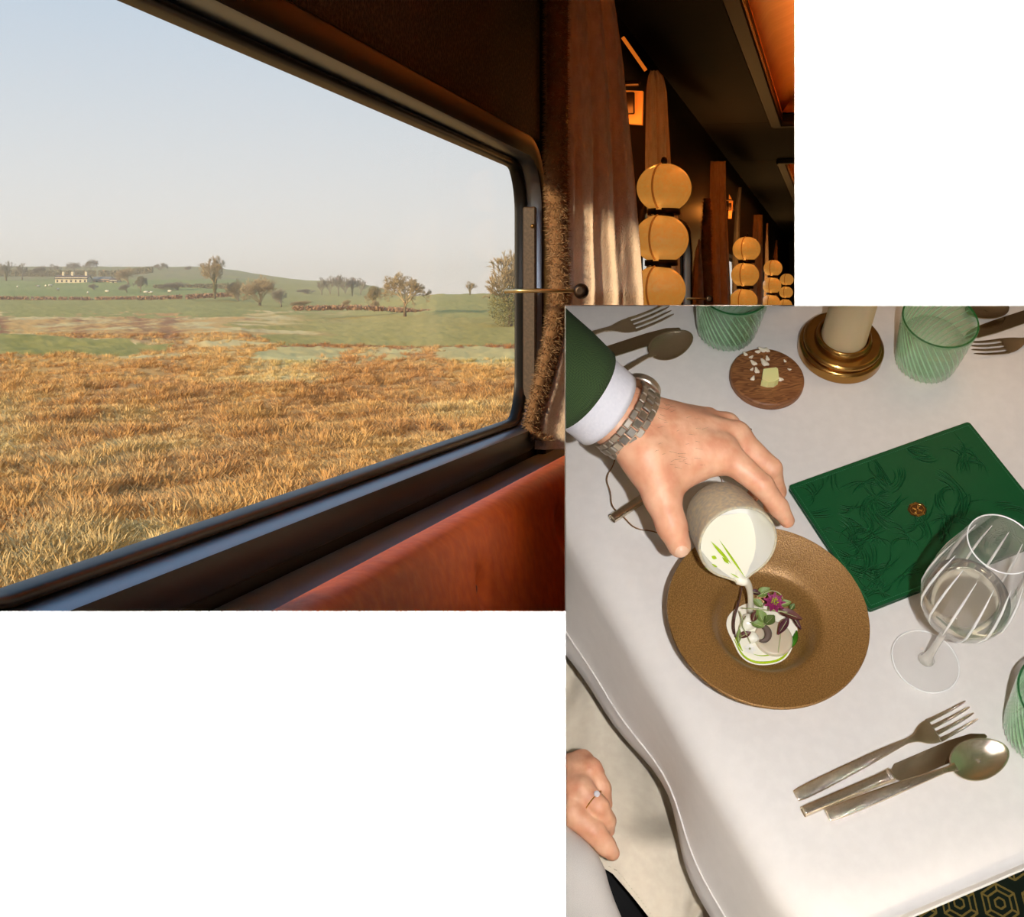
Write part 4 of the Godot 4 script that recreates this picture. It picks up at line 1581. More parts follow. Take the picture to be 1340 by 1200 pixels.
func tablecloth() -> void:
	var l1 := tp(799, 793)
	var l2 := tp(1008, 1152)
	var n1 := tp(1340, 1128)
	var n2 := tp(1170, 1200)
	var dl := Vector2(l2.x - l1.x, l2.z - l1.z).normalized()
	var dn := Vector2(n1.x - n2.x, n1.z - n2.z).normalized()
	var q: Vector2 = Geometry2D.line_intersects_line(Vector2(l1.x, l1.z), dl, Vector2(n2.x, n2.z), dn)
	var path := []
	var r := 0.075
	for k in 46: path.append(q - dl * lerpf(0.8, r, k / 45.0))
	for k in range(1, 8):
		var t := k / 8.0
		path.append((q - dl * r).lerp(q, t).lerp(q.lerp(q + dn * r, t), t))
	for k in 50: path.append(q + dn * lerpf(r, 1.2, k / 49.0))
	var outw := []
	for k in path.size():
		var d: Vector2 = (path[mini(k + 1, path.size() - 1)] - path[maxi(k - 1, 0)]).normalized()
		var o := Vector2(-d.y, d.x)
		if o.dot(path[k] - Vector2(0.1, 0.0)) < 0: o = -o
		outw.append(o)
	var prof := [Vector2(-0.05, 0), Vector2(-0.035, -0.0006), Vector2(-0.022, -0.003), Vector2(-0.011, -0.008), Vector2(-0.004, -0.015), Vector2(0.0, -0.024), Vector2(0.004, -0.036), Vector2(0.009, -0.06), Vector2(0.015, -0.085), Vector2(0.021, -0.108), Vector2(0.0255, -0.124), Vector2(0.0272, -0.1262), Vector2(0.0272, -0.1285), Vector2(0.0274, -0.131), Vector2(0.031, -0.142), Vector2(0.035, -0.153), Vector2(0.033, -0.1545), Vector2(0.031, -0.152)]
	var f := func(u: float, v: float) -> Vector3:
		var k := roundi(u * (path.size() - 1))
		var p: Vector2 = prof[roundi((1.0 - v) * (prof.size() - 1))]
		var hang := clampf(-p.y / 0.155, 0, 1)
		var along := 0.0
		for i in k: along += (path[i + 1] - path[i]).length()
		var wave := sin(along * 19.0 + 0.4) * 0.012 + sin(along * 41.0) * 0.004
		var px := p.x if p.x < 0.0 else p.x * 0.4 * (1.0 - 0.9 * smoothstep(0.74, 0.86, along))
		var at: Vector2 = path[k] + outw[k] * (px + (wave * hang * hang + 0.006 * hang) * (1.0 - smoothstep(0.74, 0.86, along)))
		var short := lerpf(1.0, 0.17, smoothstep(0.74, 0.86, along))   # the near side hangs only a little way down
		return Vector3(at.x, p.y * short * 0.94 if p.y < -0.02 else p.y, at.y)
	var s := Soup.new()
	s.grid(path.size() - 1, prof.size() - 1, f)
	var inner := PackedVector2Array()
	for k in path.size(): inner.append(path[k] + outw[k] * -0.05)
	inner.append(inner[-1] - dl * 1.0)
	var idx := Geometry2D.triangulate_polygon(inner)
	for k in range(0, idx.size(), 3):
		var a := inner[idx[k]]
		var b := inner[idx[k + 1]]
		var c := inner[idx[k + 2]]
		if (b - a).cross(c - a) < 0:
			var t := b
			b = c
			c = t
		s.tri(Vector3(a.x, 0, a.y), Vector3(b.x, 0, b.y), Vector3(c.x, 0, c.y))
	var tc := thing("tablecloth", "white linen tablecloth with a stitched hem draped over the dining table", "tablecloth", T)
	part(tc, "cloth", seen(s), M.linen)
	s = Soup.new()   # the raised seam of the hem
	var seam := []
	for k in path.size():
		var o2: Vector2 = outw[k]
		seam.append(f.call(float(k) / (path.size() - 1), 1.0 - 11.0 / (prof.size() - 1)) + Vector3(o2.x, 0.3, o2.y) * 0.0007)
	s.tube(seam, _fill(0.0011, seam.size()), 8, false)
	part(tc, "hem_seam", seen(s), M.linen)
	M.table_wood = plain(rgb(70, 48, 32), 0.6)
	s = Soup.new()
	var board := PackedVector2Array()
	for k in path.size(): board.append(path[k] + outw[k] * -0.028)
	board.append(board[-1] - dl * 0.85)
	s.prism(board, -0.03, -0.012)
	var t := thing("dining_table", "dark wooden dining table hidden under the white tablecloth", "table", T)
	part(t, "tabletop", seen(s), M.table_wood)
	s = Soup.new()
	s.tube([Vector3(0.2, -0.57, -0.1), Vector3(0.2, -0.03, -0.1)], [0.03, 0.03], 14)
	part(t, "leg", s, M.table_wood)

var bowl_at: Transform3D

func bowl() -> void:
	M.bronze_glaze = mottled(rgb(176, 134, 74), rgb(106, 74, 36), 0.12, Vector3(9, 9, 9), 0.4, 0.35, 1.6)
	var c := tp(1005, 802, 0.055)
	bowl_at = T * Transform3D(Basis(), Vector3(c.x, 0.0008, c.z))
	var inner := smooth_list([Vector2(0.0, 0.0085), Vector2(0.034, 0.009), Vector2(0.045, 0.016), Vector2(0.0535, 0.034), Vector2(0.060, 0.0405), Vector2(0.082, 0.047), Vector2(0.1, 0.0545), Vector2(0.1026, 0.0555)], 2)
	var outer := smooth_list([Vector2(0.0, 0.0), Vector2(0.04, 0.0), Vector2(0.042, 0.004), Vector2(0.058, 0.028), Vector2(0.07, 0.036), Vector2(0.1, 0.0495), Vector2(0.1035, 0.0525)], 2)
	inner.reverse()
	var s := Soup.new()
	s.lathe(outer + inner, 96)
	solo("bowl", "wide rimmed bronze glazed stoneware bowl holding the garnished soup", "bowl", s, M.bronze_glaze, bowl_at)

# ---------- cutlery: lies along x, handle end at 0 ----------
func ribbon(s: Soup, st: Array, n := 14, square := 0.75) -> void:   # stations [x, z, half width, y, thickness]
	var m := st.size() - 1
	s.grid(n, m, func(u, v):
		var q: Array = st[roundi(v * m)]
		var a: float = u * TAU
		var c := cos(a)
		var d := sin(a)
		return Vector3(q[0], q[3] + signf(d) * pow(absf(d), square) * q[4] / 2, q[1] + signf(c) * pow(absf(c), square) * q[2]), true)
	for e in [0, m]:
		var q: Array = st[e]
		for i in n:
			var p := []
			for a in [TAU * i / n, TAU * ((i + 1) % n) / n]:
				p.append(Vector3(q[0], q[3] + signf(sin(a)) * pow(absf(sin(a)), square) * q[4] / 2, q[1] + signf(cos(a)) * pow(absf(cos(a)), square) * q[2]))
			s.tri(Vector3(q[0], q[3], q[1]), p[0], p[1])

func spread(keys: Array, n: int) -> Array:   # smooth stations through keys [x, z, half width, y, thickness]
	var o := []
	for k in n + 1:
		var t := float(k) / n * (keys.size() - 1)
		var i := mini(int(t), keys.size() - 2)
		var w := t - i
		var r := []
		for j in 5:
			var p0: float = keys[maxi(i - 1, 0)][j]
			var p1: float = keys[i][j]
			var p2: float = keys[i + 1][j]
			var p3: float = keys[mini(i + 2, keys.size() - 1)][j]
			r.append(cubic_interpolate(p1, p2, p0, p3, w))
		o.append(r)
	return o

func handle_keys(L: float, neck: float) -> Array:
	return [[0, 0, 0.0045, 0.0022, 0.002], [0.002, 0, 0.006, 0.0024, 0.0028], [0.02 * L / 0.2, 0, 0.0068, 0.0032, 0.0032], [0.06 * L / 0.2, 0, 0.006, 0.0062, 0.0034], [0.095 * L / 0.2, 0, 0.0046, 0.0090, 0.0036], [neck - 0.008, 0, 0.0030, 0.0094, 0.0036], [neck, 0, 0.0032, 0.0084, 0.0034]]

func fork(t: Node3D, L: float, cl := false) -> void:
	var k := L / 0.2
	var s := Soup.new()
	ribbon(s, spread(handle_keys(L, 0.128 * k), 40))
	part(t, "handle", seen2(s, t, cl), M.silver)
	s = Soup.new()
	ribbon(s, spread([[0.126 * k, 0, 0.0031, 0.0086, 0.0034], [0.134 * k, 0, 0.0048, 0.0066, 0.003], [0.143 * k, 0, 0.0096, 0.0040, 0.0024], [0.151 * k, 0, 0.0122, 0.0026, 0.0022], [0.158 * k, 0, 0.0126, 0.0022, 0.0021]], 20), 18, 0.6)
	part(t, "head", seen2(s, t, cl), M.silver)
	for i in 4:
		var z := (i - 1.5) * 0.0071
		s = Soup.new()
		ribbon(s, spread([[0.156 * k, z, 0.0026, 0.0021, 0.0021], [0.166 * k, z, 0.0021, 0.0023, 0.0021], [0.182 * k, z * 0.98, 0.0018, 0.0045, 0.002], [0.195 * k, z * 0.96, 0.0013, 0.0082, 0.0016], [0.2 * k, z * 0.96, 0.0005, 0.0098, 0.0008]], 16), 10)
		part(t, "tine", seen2(s, t, cl), M.silver)

func spoon(t: Node3D, L: float, cl := false, a := 0.03, b := 0.0195) -> void:
	var k := L / 0.2
	var s := Soup.new()
	ribbon(s, spread(handle_keys(L, L - 2.0 * a - 0.004) + [[L - 2.0 * a + 0.004, 0, 0.0048, 0.0076, 0.0028]], 44))
	part(t, "handle", seen2(s, t, cl), M.silver)
	s = Soup.new()
	var f := func(u: float, v: float, d: float) -> Vector3:
		var q := u * TAU
		var x := cos(q)
		var z := sin(q) * (1.0 - 0.14 * x)
		var rho := v
		return Vector3(L - a + a * rho * x, 0.0078 + 0.0068 * (pow(rho, 2.3) - 1.0) - d + 0.0004 * x, b * rho * z)
	s.grid(44, 14, func(u, v): return f.call(u, 1.0 - v, 0.0), true)
	s.grid(44, 14, func(u, v): return f.call(u, v * 1.03, 0.0012), true)
	s.grid(44, 1, func(u, v): return f.call(u, 1.03 - 0.03 * v, 0.0012 * (1.0 - v)), true)
	part(t, "spoon_bowl", seen2(s, t, cl), M.silver)

func knife(t: Node3D, L: float, cl := false) -> void:
	var k := L / 0.22
	var s := Soup.new()
	ribbon(s, spread([[0, 0, 0.005, 0.0055, 0.005], [0.001, 0, 0.0050, 0.0055, 0.0085], [0.03 * k, 0, 0.0052, 0.0055, 0.009], [0.08 * k, 0, 0.0056, 0.0055, 0.0086], [0.098 * k, 0, 0.0064, 0.0055, 0.0086]], 24), 18, 0.62)
	part(t, "handle", seen2(s, t, cl), M.silver)
	s = Soup.new()
	ribbon(s, [[0.0985 * k, 0, 0.0062, 0.0055, 0.008], [0.0995 * k, 0, 0.0068, 0.0055, 0.009], [0.1025 * k, 0, 0.0068, 0.0055, 0.009], [0.1035 * k, 0, 0.0055, 0.0055, 0.006]], 16, 0.62)
	part(t, "bolster", seen2(s, t, cl), M.silver)
	s = Soup.new()
	var up := [Vector2(0.104, 0.004), Vector2(0.112, 0.0095), Vector2(0.16, 0.0102), Vector2(0.19, 0.0098), Vector2(0.21, 0.007), Vector2(0.22, 0.001)]
	var dn := [Vector2(0.219, -0.002), Vector2(0.205, -0.0075), Vector2(0.18, -0.0095), Vector2(0.112, -0.009), Vector2(0.104, -0.004)]
	var poly := PackedVector2Array()
	for p in smooth_list(up, 1) + dn: poly.append(Vector2(p.x * k, p.y))
	s.prism(poly, 0.0012, 0.0028)
	part(t, "blade", seen2(s, t, cl), M.blade)

func seen2(s: Soup, t: Node3D, cl: bool) -> Soup:
	if not cl: return s
	var inv := t.transform.affine_inverse()
	return s.clip(inv * right_of).clip(inv * below)

func lay(called: String, label: String, category: String, from: Vector2, to: Vector2, group: String, lift := 0.0006) -> Node3D:
	var a := tp(from.x, from.y)
	var b := tp(to.x, to.y)
	var x := (b - a)
	x.y = 0
	x = x.normalized()
	return thing(called, label, category, T * Transform3D(Basis(x, Vector3.UP, x.cross(Vector3.UP)), Vector3(a.x, lift, a.z)), group)

func span(from: Vector2, to: Vector2) -> float:
	return (tp(to.x, to.y) - tp(from.x, from.y)).length()

func cutlery() -> void:
	M.silver = plain(rgb(226, 212, 188), 0.15, 1.0)
	M.silver.normal_enabled = true
	M.silver.normal_texture = bump_tex(0.25, 1.2, 256)
	M.silver.uv1_triplanar = true
	M.silver.uv1_scale = Vector3(20, 20, 20)
	M.silver.normal_scale = 1.2
	M.blade = plain(rgb(178, 164, 138), 0.14, 1.0)
	var g := "silver cutlery on the white cloth"
	var f := Vector2(1041, 1043)
	var e := Vector2(1268, 935)
	fork(lay("fork", "silver table fork lying beside a knife and spoon in front of the wine glass", "fork", f, e, g), span(f, e))
	f = Vector2(1051, 1065)
	e = Vector2(1290, 964)
	knife(lay("knife", "silver table knife between the fork and spoon in front of the wine glass", "knife", f, e, g), span(f, e))
	f = Vector2(1081, 1071)
	e = Vector2(1313, 986)
	spoon(lay("spoon", "silver tablespoon beside the knife in front of the wine glass", "spoon", f, e, g, 0.005), span(f, e), false, 0.031, 0.0195)
	# the setting by the green sleeve
	e = Vector2(876, 411)
	f = Vector2(640, 486)
	fork(lay("fork", "silver fork whose tines show above the jacket sleeve", "fork", f, e, g), span(f, e), true)
	e = Vector2(890, 432)
	f = Vector2(655, 508)
	knife(lay("knife", "dark bladed knife lying half under the spoon by the jacket sleeve", "knife", f, e, g), span(f, e), true)
	e = Vector2(902, 445)
	f = Vector2(700, 560)
	spoon(lay("spoon", "silver spoon with its bowl beside the shirt cuff", "spoon", f, e, g, 0.006), span(f, e), true, 0.032, 0.0205)
	# the setting by the tumbler at the far side
	f = Vector2(1480, 428)
	e = Vector2(1267, 462)
	fork(lay("fork", "silver fork pointing at the green tumbler beside the candle holder", "fork", f, e, g), span(f, e))
	f = Vector2(1448, 380)
	e = Vector2(1262, 443)
	knife(lay("knife", "dark silver knife lying behind the green tumbler beside the candle holder", "knife", f, e, g), span(f, e))
	f = Vector2(1470, 362)
	e = Vector2(1262, 418)
	spoon(lay("spoon", "silver spoon mostly behind the green tumbler beside the candle holder", "spoon", f, e, g, 0.0056), span(f, e))

# ---------- glass ----------
func glass_mat(tint: Color, rough := 0.01) -> StandardMaterial3D:
	var m := plain(Color(tint, 0.0), rough)
	m.refraction_enabled = true
	m.refraction_scale = 0.05
	m.cull_mode = BaseMaterial3D.CULL_BACK
	return m

func pane_mat(c: Color) -> StandardMaterial3D:
	var m := plain(c, 0.03)
	m.transparency = BaseMaterial3D.TRANSPARENCY_ALPHA
	return m

func tumbler(label: String, px: float, py: float, cut: bool, turn: float) -> void:
	var c := tp(px, py)
	var xf := T * Transform3D(Basis(Vector3.UP, turn), Vector3(c.x, 0.0004, c.z))
	var t := thing("tumbler", label, "glass", xf, "green swirled tumblers")
	var h := 0.086
	var outer := [Vector2(0.0, 0.0), Vector2(0.022, 0.0), Vector2(0.031, 0.002), Vector2(0.0365, 0.008), Vector2(0.0385, 0.018)]
	for k in range(1, 19): outer.append(Vector2(lerpf(0.0385, 0.0462, k / 18.0), lerpf(0.018, h - 0.001, k / 18.0)))
	outer.append(Vector2(0.0455, h))
	var inner := [Vector2(0.0444, h - 0.0008)]
	for k in range(1, 17): inner.append(Vector2(lerpf(0.0444, 0.0360, k / 16.0), lerpf(h - 0.001, 0.02, k / 16.0)))
	inner.append_array([Vector2(0.0335, 0.0135), Vector2(0.027, 0.0105), Vector2(0.0, 0.0095)])
	var prof := outer + inner
	var m := prof.size() - 1
	var s := Soup.new()
	s.grid(160, m, func(u, v):
		var k := roundi(v * m)
		var p: Vector2 = prof[k]
		var a: float = u * TAU
		var r := p.x
		if p.x > 0.02:   # swirled ribs, fading out at the rim and the foot
			var w := smoothstep(0.004, 0.02, p.y) * (1.0 - smoothstep(h - 0.012, h - 0.002, p.y))
			r += 0.00085 * w * sin(a * 34.0 + p.y * 442.0) * (1.0 if k < outer.size() else 0.35)
		return Vector3(r * cos(a), p.y, -r * sin(a)), true)
	if cut: s = seen2(s, t, true)
	part(t, "glass_body", s, M.green_glass)
	s = Soup.new()   # pale swirled tubes painting the white highlights of the ribs
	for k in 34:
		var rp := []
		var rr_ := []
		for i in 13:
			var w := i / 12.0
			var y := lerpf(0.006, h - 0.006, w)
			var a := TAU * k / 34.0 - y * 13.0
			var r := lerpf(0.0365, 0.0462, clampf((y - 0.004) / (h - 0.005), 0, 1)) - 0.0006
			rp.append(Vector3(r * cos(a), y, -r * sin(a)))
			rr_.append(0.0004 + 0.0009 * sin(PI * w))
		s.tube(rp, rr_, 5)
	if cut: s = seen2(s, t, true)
	var rb := part(t, "ribs", s, M.rib_glint)
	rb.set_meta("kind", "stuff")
	s = Soup.new()   # the thick green rim
	var ring_ := []
	for k in 49: ring_.append(Vector3(0.045 * cos(TAU * k / 48.0), h, -0.045 * sin(TAU * k / 48.0)))
	s.tube(ring_, _fill(0.0011, 49), 8, false)
	if cut: s = seen2(s, t, true)
	if s.g.size(): part(t, "rim", s, M.green_rim)
	# water in it
	var wt := thing("water", label.replace("green swirled tumbler", "water in the green tumbler"), "water", xf, "water in the tumblers")
	wt.set_meta("label", "clear water inside the " + label)
	var lvl := 0.05
	var wp_ := [Vector2(0.0, 0.0100), Vector2(0.027, 0.0110), Vector2(0.0331, 0.0140), Vector2(0.0355, 0.0200)]
	wp_.append_array([Vector2(lerpf(0.0355, 0.0439, (lvl - 0.02) / (h - 0.021)), lvl - 0.0005), Vector2(0.036, lvl), Vector2(0.0, lvl)])
	s = Soup.new()
	s.lathe(wp_, 64)
	if cut: s = seen2(s, wt, true)
	part(wt, "water_body", s, M.water)

func glasses() -> void:
	M.green_glass = pane_mat(Color(rgb(120, 196, 130), 0.2))
	M.rib_glint = pane_mat(Color(rgb(206, 240, 206), 0.5))  # whitish: rib highlights put into the colour
	M.green_rim = pane_mat(Color(rgb(20, 110, 50), 0.75))
	M.water = pane_mat(Color(rgb(200, 232, 204), 0.08))
	M.clear_glass = pane_mat(Color(rgb(240, 240, 236), 0.06))
	M.glint_glass = pane_mat(Color(rgb(252, 252, 248), 0.8))  # near-white: highlights of cuts and edges put into the colour
	M.stem_glass = pane_mat(Color(rgb(226, 222, 212), 0.4))
	M.wine = glass_mat(rgb(250, 244, 222), 0.0)
	M.wine.refraction_scale = 0.033
	tumbler("green swirled tumbler between the spoon and the wooden coaster", 949, 437, true, 0.0)
	tumbler("green swirled tumbler beside the brass candle holder", 1208, 478, false, 0.4)
	tumbler("green swirled tumbler beyond the tip of the tablespoon", 1359, 962, false, 0.9)
	# cut wine glass
	var c := tp(1210, 867)
	var lean := Basis(Vector3.BACK, -0.06)
	var xf := T * Transform3D(lean, Vector3(c.x, 0.0022, c.z))
	var t := thing("wine_glass", "clear cut wine glass casting a dark shadow on the green menu", "wine glass", xf)
	var foot := [Vector2(0, 0.0), Vector2(0.034, 0.0), Vector2(0.0353, 0.0008), Vector2(0.0353, 0.0018), Vector2(0.033, 0.0024), Vector2(0.012, 0.0042), Vector2(0.0058, 0.008), Vector2(0.0042, 0.016), Vector2(0.0036, 0.035), Vector2(0.0036, 0.06), Vector2(0.0046, 0.078), Vector2(0.008, 0.084)]
	var bo := smooth_list([Vector2(0.008, 0.084), Vector2(0.019, 0.088), Vector2(0.034, 0.102), Vector2(0.0435, 0.124), Vector2(0.0445, 0.146), Vector2(0.0415, 0.176), Vector2(0.036, 0.205), Vector2(0.0318, 0.228)], 2)
	var bi := smooth_list([Vector2(0.0306, 0.228), Vector2(0.0346, 0.205), Vector2(0.0400, 0.176), Vector2(0.0428, 0.146), Vector2(0.0418, 0.124), Vector2(0.0322, 0.104), Vector2(0.018, 0.0915), Vector2(0.0, 0.0895)], 2)
	var prof := smooth_list(foot, 1) + bo.slice(1) + [Vector2(0.0312, 0.2288)] + bi
	var m := prof.size() - 1
	var n_out := smooth_list(foot, 1).size() + bo.size() - 1
	var s := Soup.new()
	s.grid(120, m, func(u, v):
		var k := roundi(v * m)
		var p: Vector2 = prof[k]
		var a: float = u * TAU
		var r := p.x
		if k < n_out and p.y > 0.092 and p.y < 0.21:   # upright wedge cuts
			var w: float = maxf(0.0, 1.0 - absf(sin(a * 7.0)) / 0.2)
			r -= 0.0016 * w * smoothstep(0.092, 0.11, p.y) * (1.0 - smoothstep(0.19, 0.21, p.y))
		return Vector3(r * cos(a), p.y, -r * sin(a)), true)
	part(t, "glass_body", s, M.clear_glass)
	s = Soup.new()   # pale tubes painting the highlights of the wedge cuts
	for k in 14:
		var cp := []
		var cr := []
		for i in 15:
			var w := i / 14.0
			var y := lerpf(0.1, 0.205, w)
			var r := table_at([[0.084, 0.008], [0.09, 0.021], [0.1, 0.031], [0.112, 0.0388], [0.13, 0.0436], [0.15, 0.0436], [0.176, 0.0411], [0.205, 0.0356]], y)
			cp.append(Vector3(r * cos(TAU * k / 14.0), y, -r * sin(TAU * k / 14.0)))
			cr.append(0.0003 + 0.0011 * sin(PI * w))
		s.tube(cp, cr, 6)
	var cu := part(t, "cut_glints", s, M.glint_glass)
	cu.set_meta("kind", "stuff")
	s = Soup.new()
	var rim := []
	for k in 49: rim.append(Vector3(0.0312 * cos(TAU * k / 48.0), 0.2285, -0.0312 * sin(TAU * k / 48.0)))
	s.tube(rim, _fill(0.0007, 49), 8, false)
	part(t, "rim", s, M.glint_glass)
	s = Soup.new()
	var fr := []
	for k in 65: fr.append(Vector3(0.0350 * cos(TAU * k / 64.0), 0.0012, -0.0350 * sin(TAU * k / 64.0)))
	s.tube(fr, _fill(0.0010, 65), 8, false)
	part(t, "foot_glint", s, M.glint_glass)  # pale tube painting the bright edge of the foot
	s = Soup.new()
	s.lathe([Vector2(0.0, 0.003), Vector2(0.0085, 0.0048), Vector2(0.0056, 0.009), Vector2(0.0044, 0.018), Vector2(0.0038, 0.035), Vector2(0.0038, 0.06), Vector2(0.0048, 0.078), Vector2(0.008, 0.0845), Vector2(0.0, 0.086)], 24)
	part(t, "stem", s, M.stem_glass)
	var wt := thing("wine", "pale wine filling the lower half of the cut glass", "wine", xf)
	var wpf := []
	for q in bi:
		if q.y < 0.136: wpf.append(Vector2(maxf(q.x - 0.0004, 0.0), q.y + 0.0004))
	wpf.reverse()
	wpf.append_array([Vector2(0.0405, 0.1368), Vector2(0.0, 0.1364)])
	s = Soup.new()
	s.lathe(wpf, 72)
	part(wt, "wine_body", s, M.wine)

# ---------- menu ----------
func menu() -> void:
	var a := tp(1030, 640)
	var b := tp(1266, 556)
	var d := tp(1135, 803)
	var x := (b - a).normalized()
	var w := (b - a).length()
	var h := absf((d - a).dot(x.cross(Vector3.UP)))
	var z := x.cross(Vector3.UP).normalized()
	if z.dot(d - a) < 0: z = -z
	var xf := T * Transform3D(Basis(x, Vector3.UP, z), Vector3(a.x, 0.0003, a.z))
	var t := thing("menu_folder", "green embossed leather menu folder with a small gold emblem", "menu", xf)
	# tooled foliage: long curved strokes pressed into the leather
	var W := 1024
	var H := int(W * h / w)
	var im := Image.create(W, H, false, Image.FORMAT_L8)
	im.fill(Color(0.5, 0.5, 0.5))
	rng.seed = 15
	for k in 64:
		var p := Vector2(rng.randf() * W, rng.randf() * H)
		var ang := rng.randf() * TAU
		var bend := rng.randf_range(-0.012, 0.012)
		var dark := rng.randf() < 0.5
		for vein in 5:
			var q := p + Vector2.from_angle(ang + 1.57) * vein * rng.randf_range(9, 17)
			var g := ang
			var n := int(rng.randf_range(90, 210))
			for i in n:
				q += Vector2.from_angle(g) * 1.2
				g += bend * (1.0 + 0.25 * vein) + sin(i * 0.05 + vein) * 0.006
				var wd := 2 + int(2.5 * sin(PI * i / n))
				var val := 0.5 + (0.35 if dark else -0.3) * sin(PI * i / n)
				if q.x > 26 and q.x < W - 30 and q.y > 26 and q.y < H - 30:
					im.fill_rect(Rect2i(int(q.x), int(q.y), wd, wd), Color(val, val, val))
	im.resize(W / 2, H / 2, Image.INTERPOLATE_LANCZOS)
	im.resize(W, H, Image.INTERPOLATE_CUBIC)
	im.convert(Image.FORMAT_RGBA8)
	im.bump_map_to_normal_map(16.0)
	M.green_leather = plain(rgb(10, 78, 40), 0.5)
	M.green_leather.metallic_specular = 0.35
	M.green_leather.normal_enabled = true
	M.green_leather.normal_texture = image_tex(im)
	M.green_leather.normal_scale = 1.0
	M.green_plain = plain(rgb(8, 66, 38), 0.42)
	M.page = plain(rgb(226, 206, 122), 0.8)
	M.thread = plain(rgb(46, 112, 74), 0.8)
	M.gold = plain(rgb(206, 160, 84), 0.3, 1.0)
	M.gold_dark = plain(rgb(96, 66, 30), 0.45, 0.8)
	var outline := func(inset: float) -> PackedVector2Array:
		var o := PackedVector2Array()
		var r := 0.004
		for k in 4:
			var cx: float = [inset + r, w - inset - r, w - inset - r, inset + r][k]
			var cz: float = [inset + r, inset + r, h - inset - r, h - inset - r][k]
			for i in 5:
				var g := PI + PI / 2 * k + PI / 2 * i / 4.0
				o.append(Vector2(cx + r * cos(g), cz + r * sin(g)))
		return o
	var s := Soup.new()
	s.prism(outline.call(0.0), 0.0, 0.0022)
	part(t, "back_cover", s, M.green_plain)
	s = Soup.new()
	s.prism(outline.call(0.0012), 0.0022, 0.0046)
	part(t, "pages", s, M.page)
	s = Soup.new()
	var o0: PackedVector2Array = outline.call(0.0)
	var o1: PackedVector2Array = outline.call(0.0006)
	s.prism(o0, 0.0046, 0.0064, Transform3D(), true)
	part(t, "cover_edge", s, M.green_plain)
	s = Soup.new()   # embossed face
	s.cur = -1
	for k in range(1, o1.size() - 1):
		var uv := func(p: Vector2) -> Vector2: return Vector2(p.x / w, p.y / h)
		s.tri(Vector3(o1[0].x, 0.0067, o1[0].y), Vector3(o1[k].x, 0.0067, o1[k].y), Vector3(o1[k + 1].x, 0.0067, o1[k + 1].y), uv.call(o1[0]), uv.call(o1[k]), uv.call(o1[k + 1]))
	part(t, "front_cover", s, M.green_leather, true)
	s = Soup.new()   # stitches round the edge
	for e in [[Vector2(0.004, 0.005), Vector2(w - 0.004, 0.005)], [Vector2(w - 0.004, 0.004), Vector2(w - 0.004, h - 0.004)], [Vector2(w - 0.004, h - 0.004), Vector2(0.004, h - 0.004)], [Vector2(0.004, h - 0.004), Vector2(0.004, 0.004)]]:
		var n := int((e[1] - e[0]).length() / 0.0027)
		var dr: Vector2 = (e[1] - e[0]).normalized()
		for k in n:
			var p: Vector2 = e[0].lerp(e[1], (k + 0.5) / n)
			s.cbox(Transform3D(Basis(Vector3.UP, -dr.angle()), Vector3(p.x, 0.0068, p.y)), Vector3(0.0018, 0.0006, 0.0005), 0.0001)
	var st := part(t, "stitching", s, M.thread)
	st.set_meta("kind", "stuff")
	# emblem: a gold oval plate with a cross of bars and two rows of rays
	var ctr := t.transform.affine_inverse() * (T * tp(1200, 667, 0.0068))
	s = Soup.new()
	var ov := PackedVector2Array()
	for k in 32: ov.append(Vector2(ctr.x + 0.0108 * cos(TAU * k / 32) * (1.0 - 0.06 * cos(TAU * k / 32 * 8.0)), ctr.z + 0.0092 * sin(TAU * k / 32) * (1.0 - 0.06 * cos(TAU * k / 32 * 8.0))))
	s.prism(ov, 0.0067, 0.0071)
	part(t, "emblem", s, M.gold_dark)
	s = Soup.new()
	var rim := []
	for k in 33: rim.append(Vector3(ctr.x + 0.0084 * cos(TAU * k / 32), 0.0072, ctr.z + 0.0070 * sin(TAU * k / 32)))
	s.tube(rim, _fill(0.0005, 33), 6, false)
	for k in 4:
		var g := TAU * k / 4.0 + 0.78
		s.cbox(Transform3D(Basis(Vector3.UP, -g), Vector3(ctr.x + 0.0038 * cos(g), 0.0072, ctr.z + 0.0032 * sin(g))), Vector3(0.0044, 0.0006, 0.0013), 0.0001)
		s.cbox(Transform3D(Basis(Vector3.UP, -g - 1.57), Vector3(ctr.x + 0.0058 * cos(g), 0.0072, ctr.z + 0.0048 * sin(g))), Vector3(0.003, 0.0006, 0.0008), 0.0001)
	for sg in [-1.0, 1.0]:
		for k in 5:
			var g: float = (k - 2) * 0.2
			s.cbox(Transform3D(Basis(Vector3.UP, -g), Vector3(ctr.x + (k - 2) * 0.0018, 0.0072, ctr.z + sg * 0.0078)), Vector3(0.0007, 0.0006, 0.0026), 0.0001)
	part(t, "emblem_lines", s, M.gold)

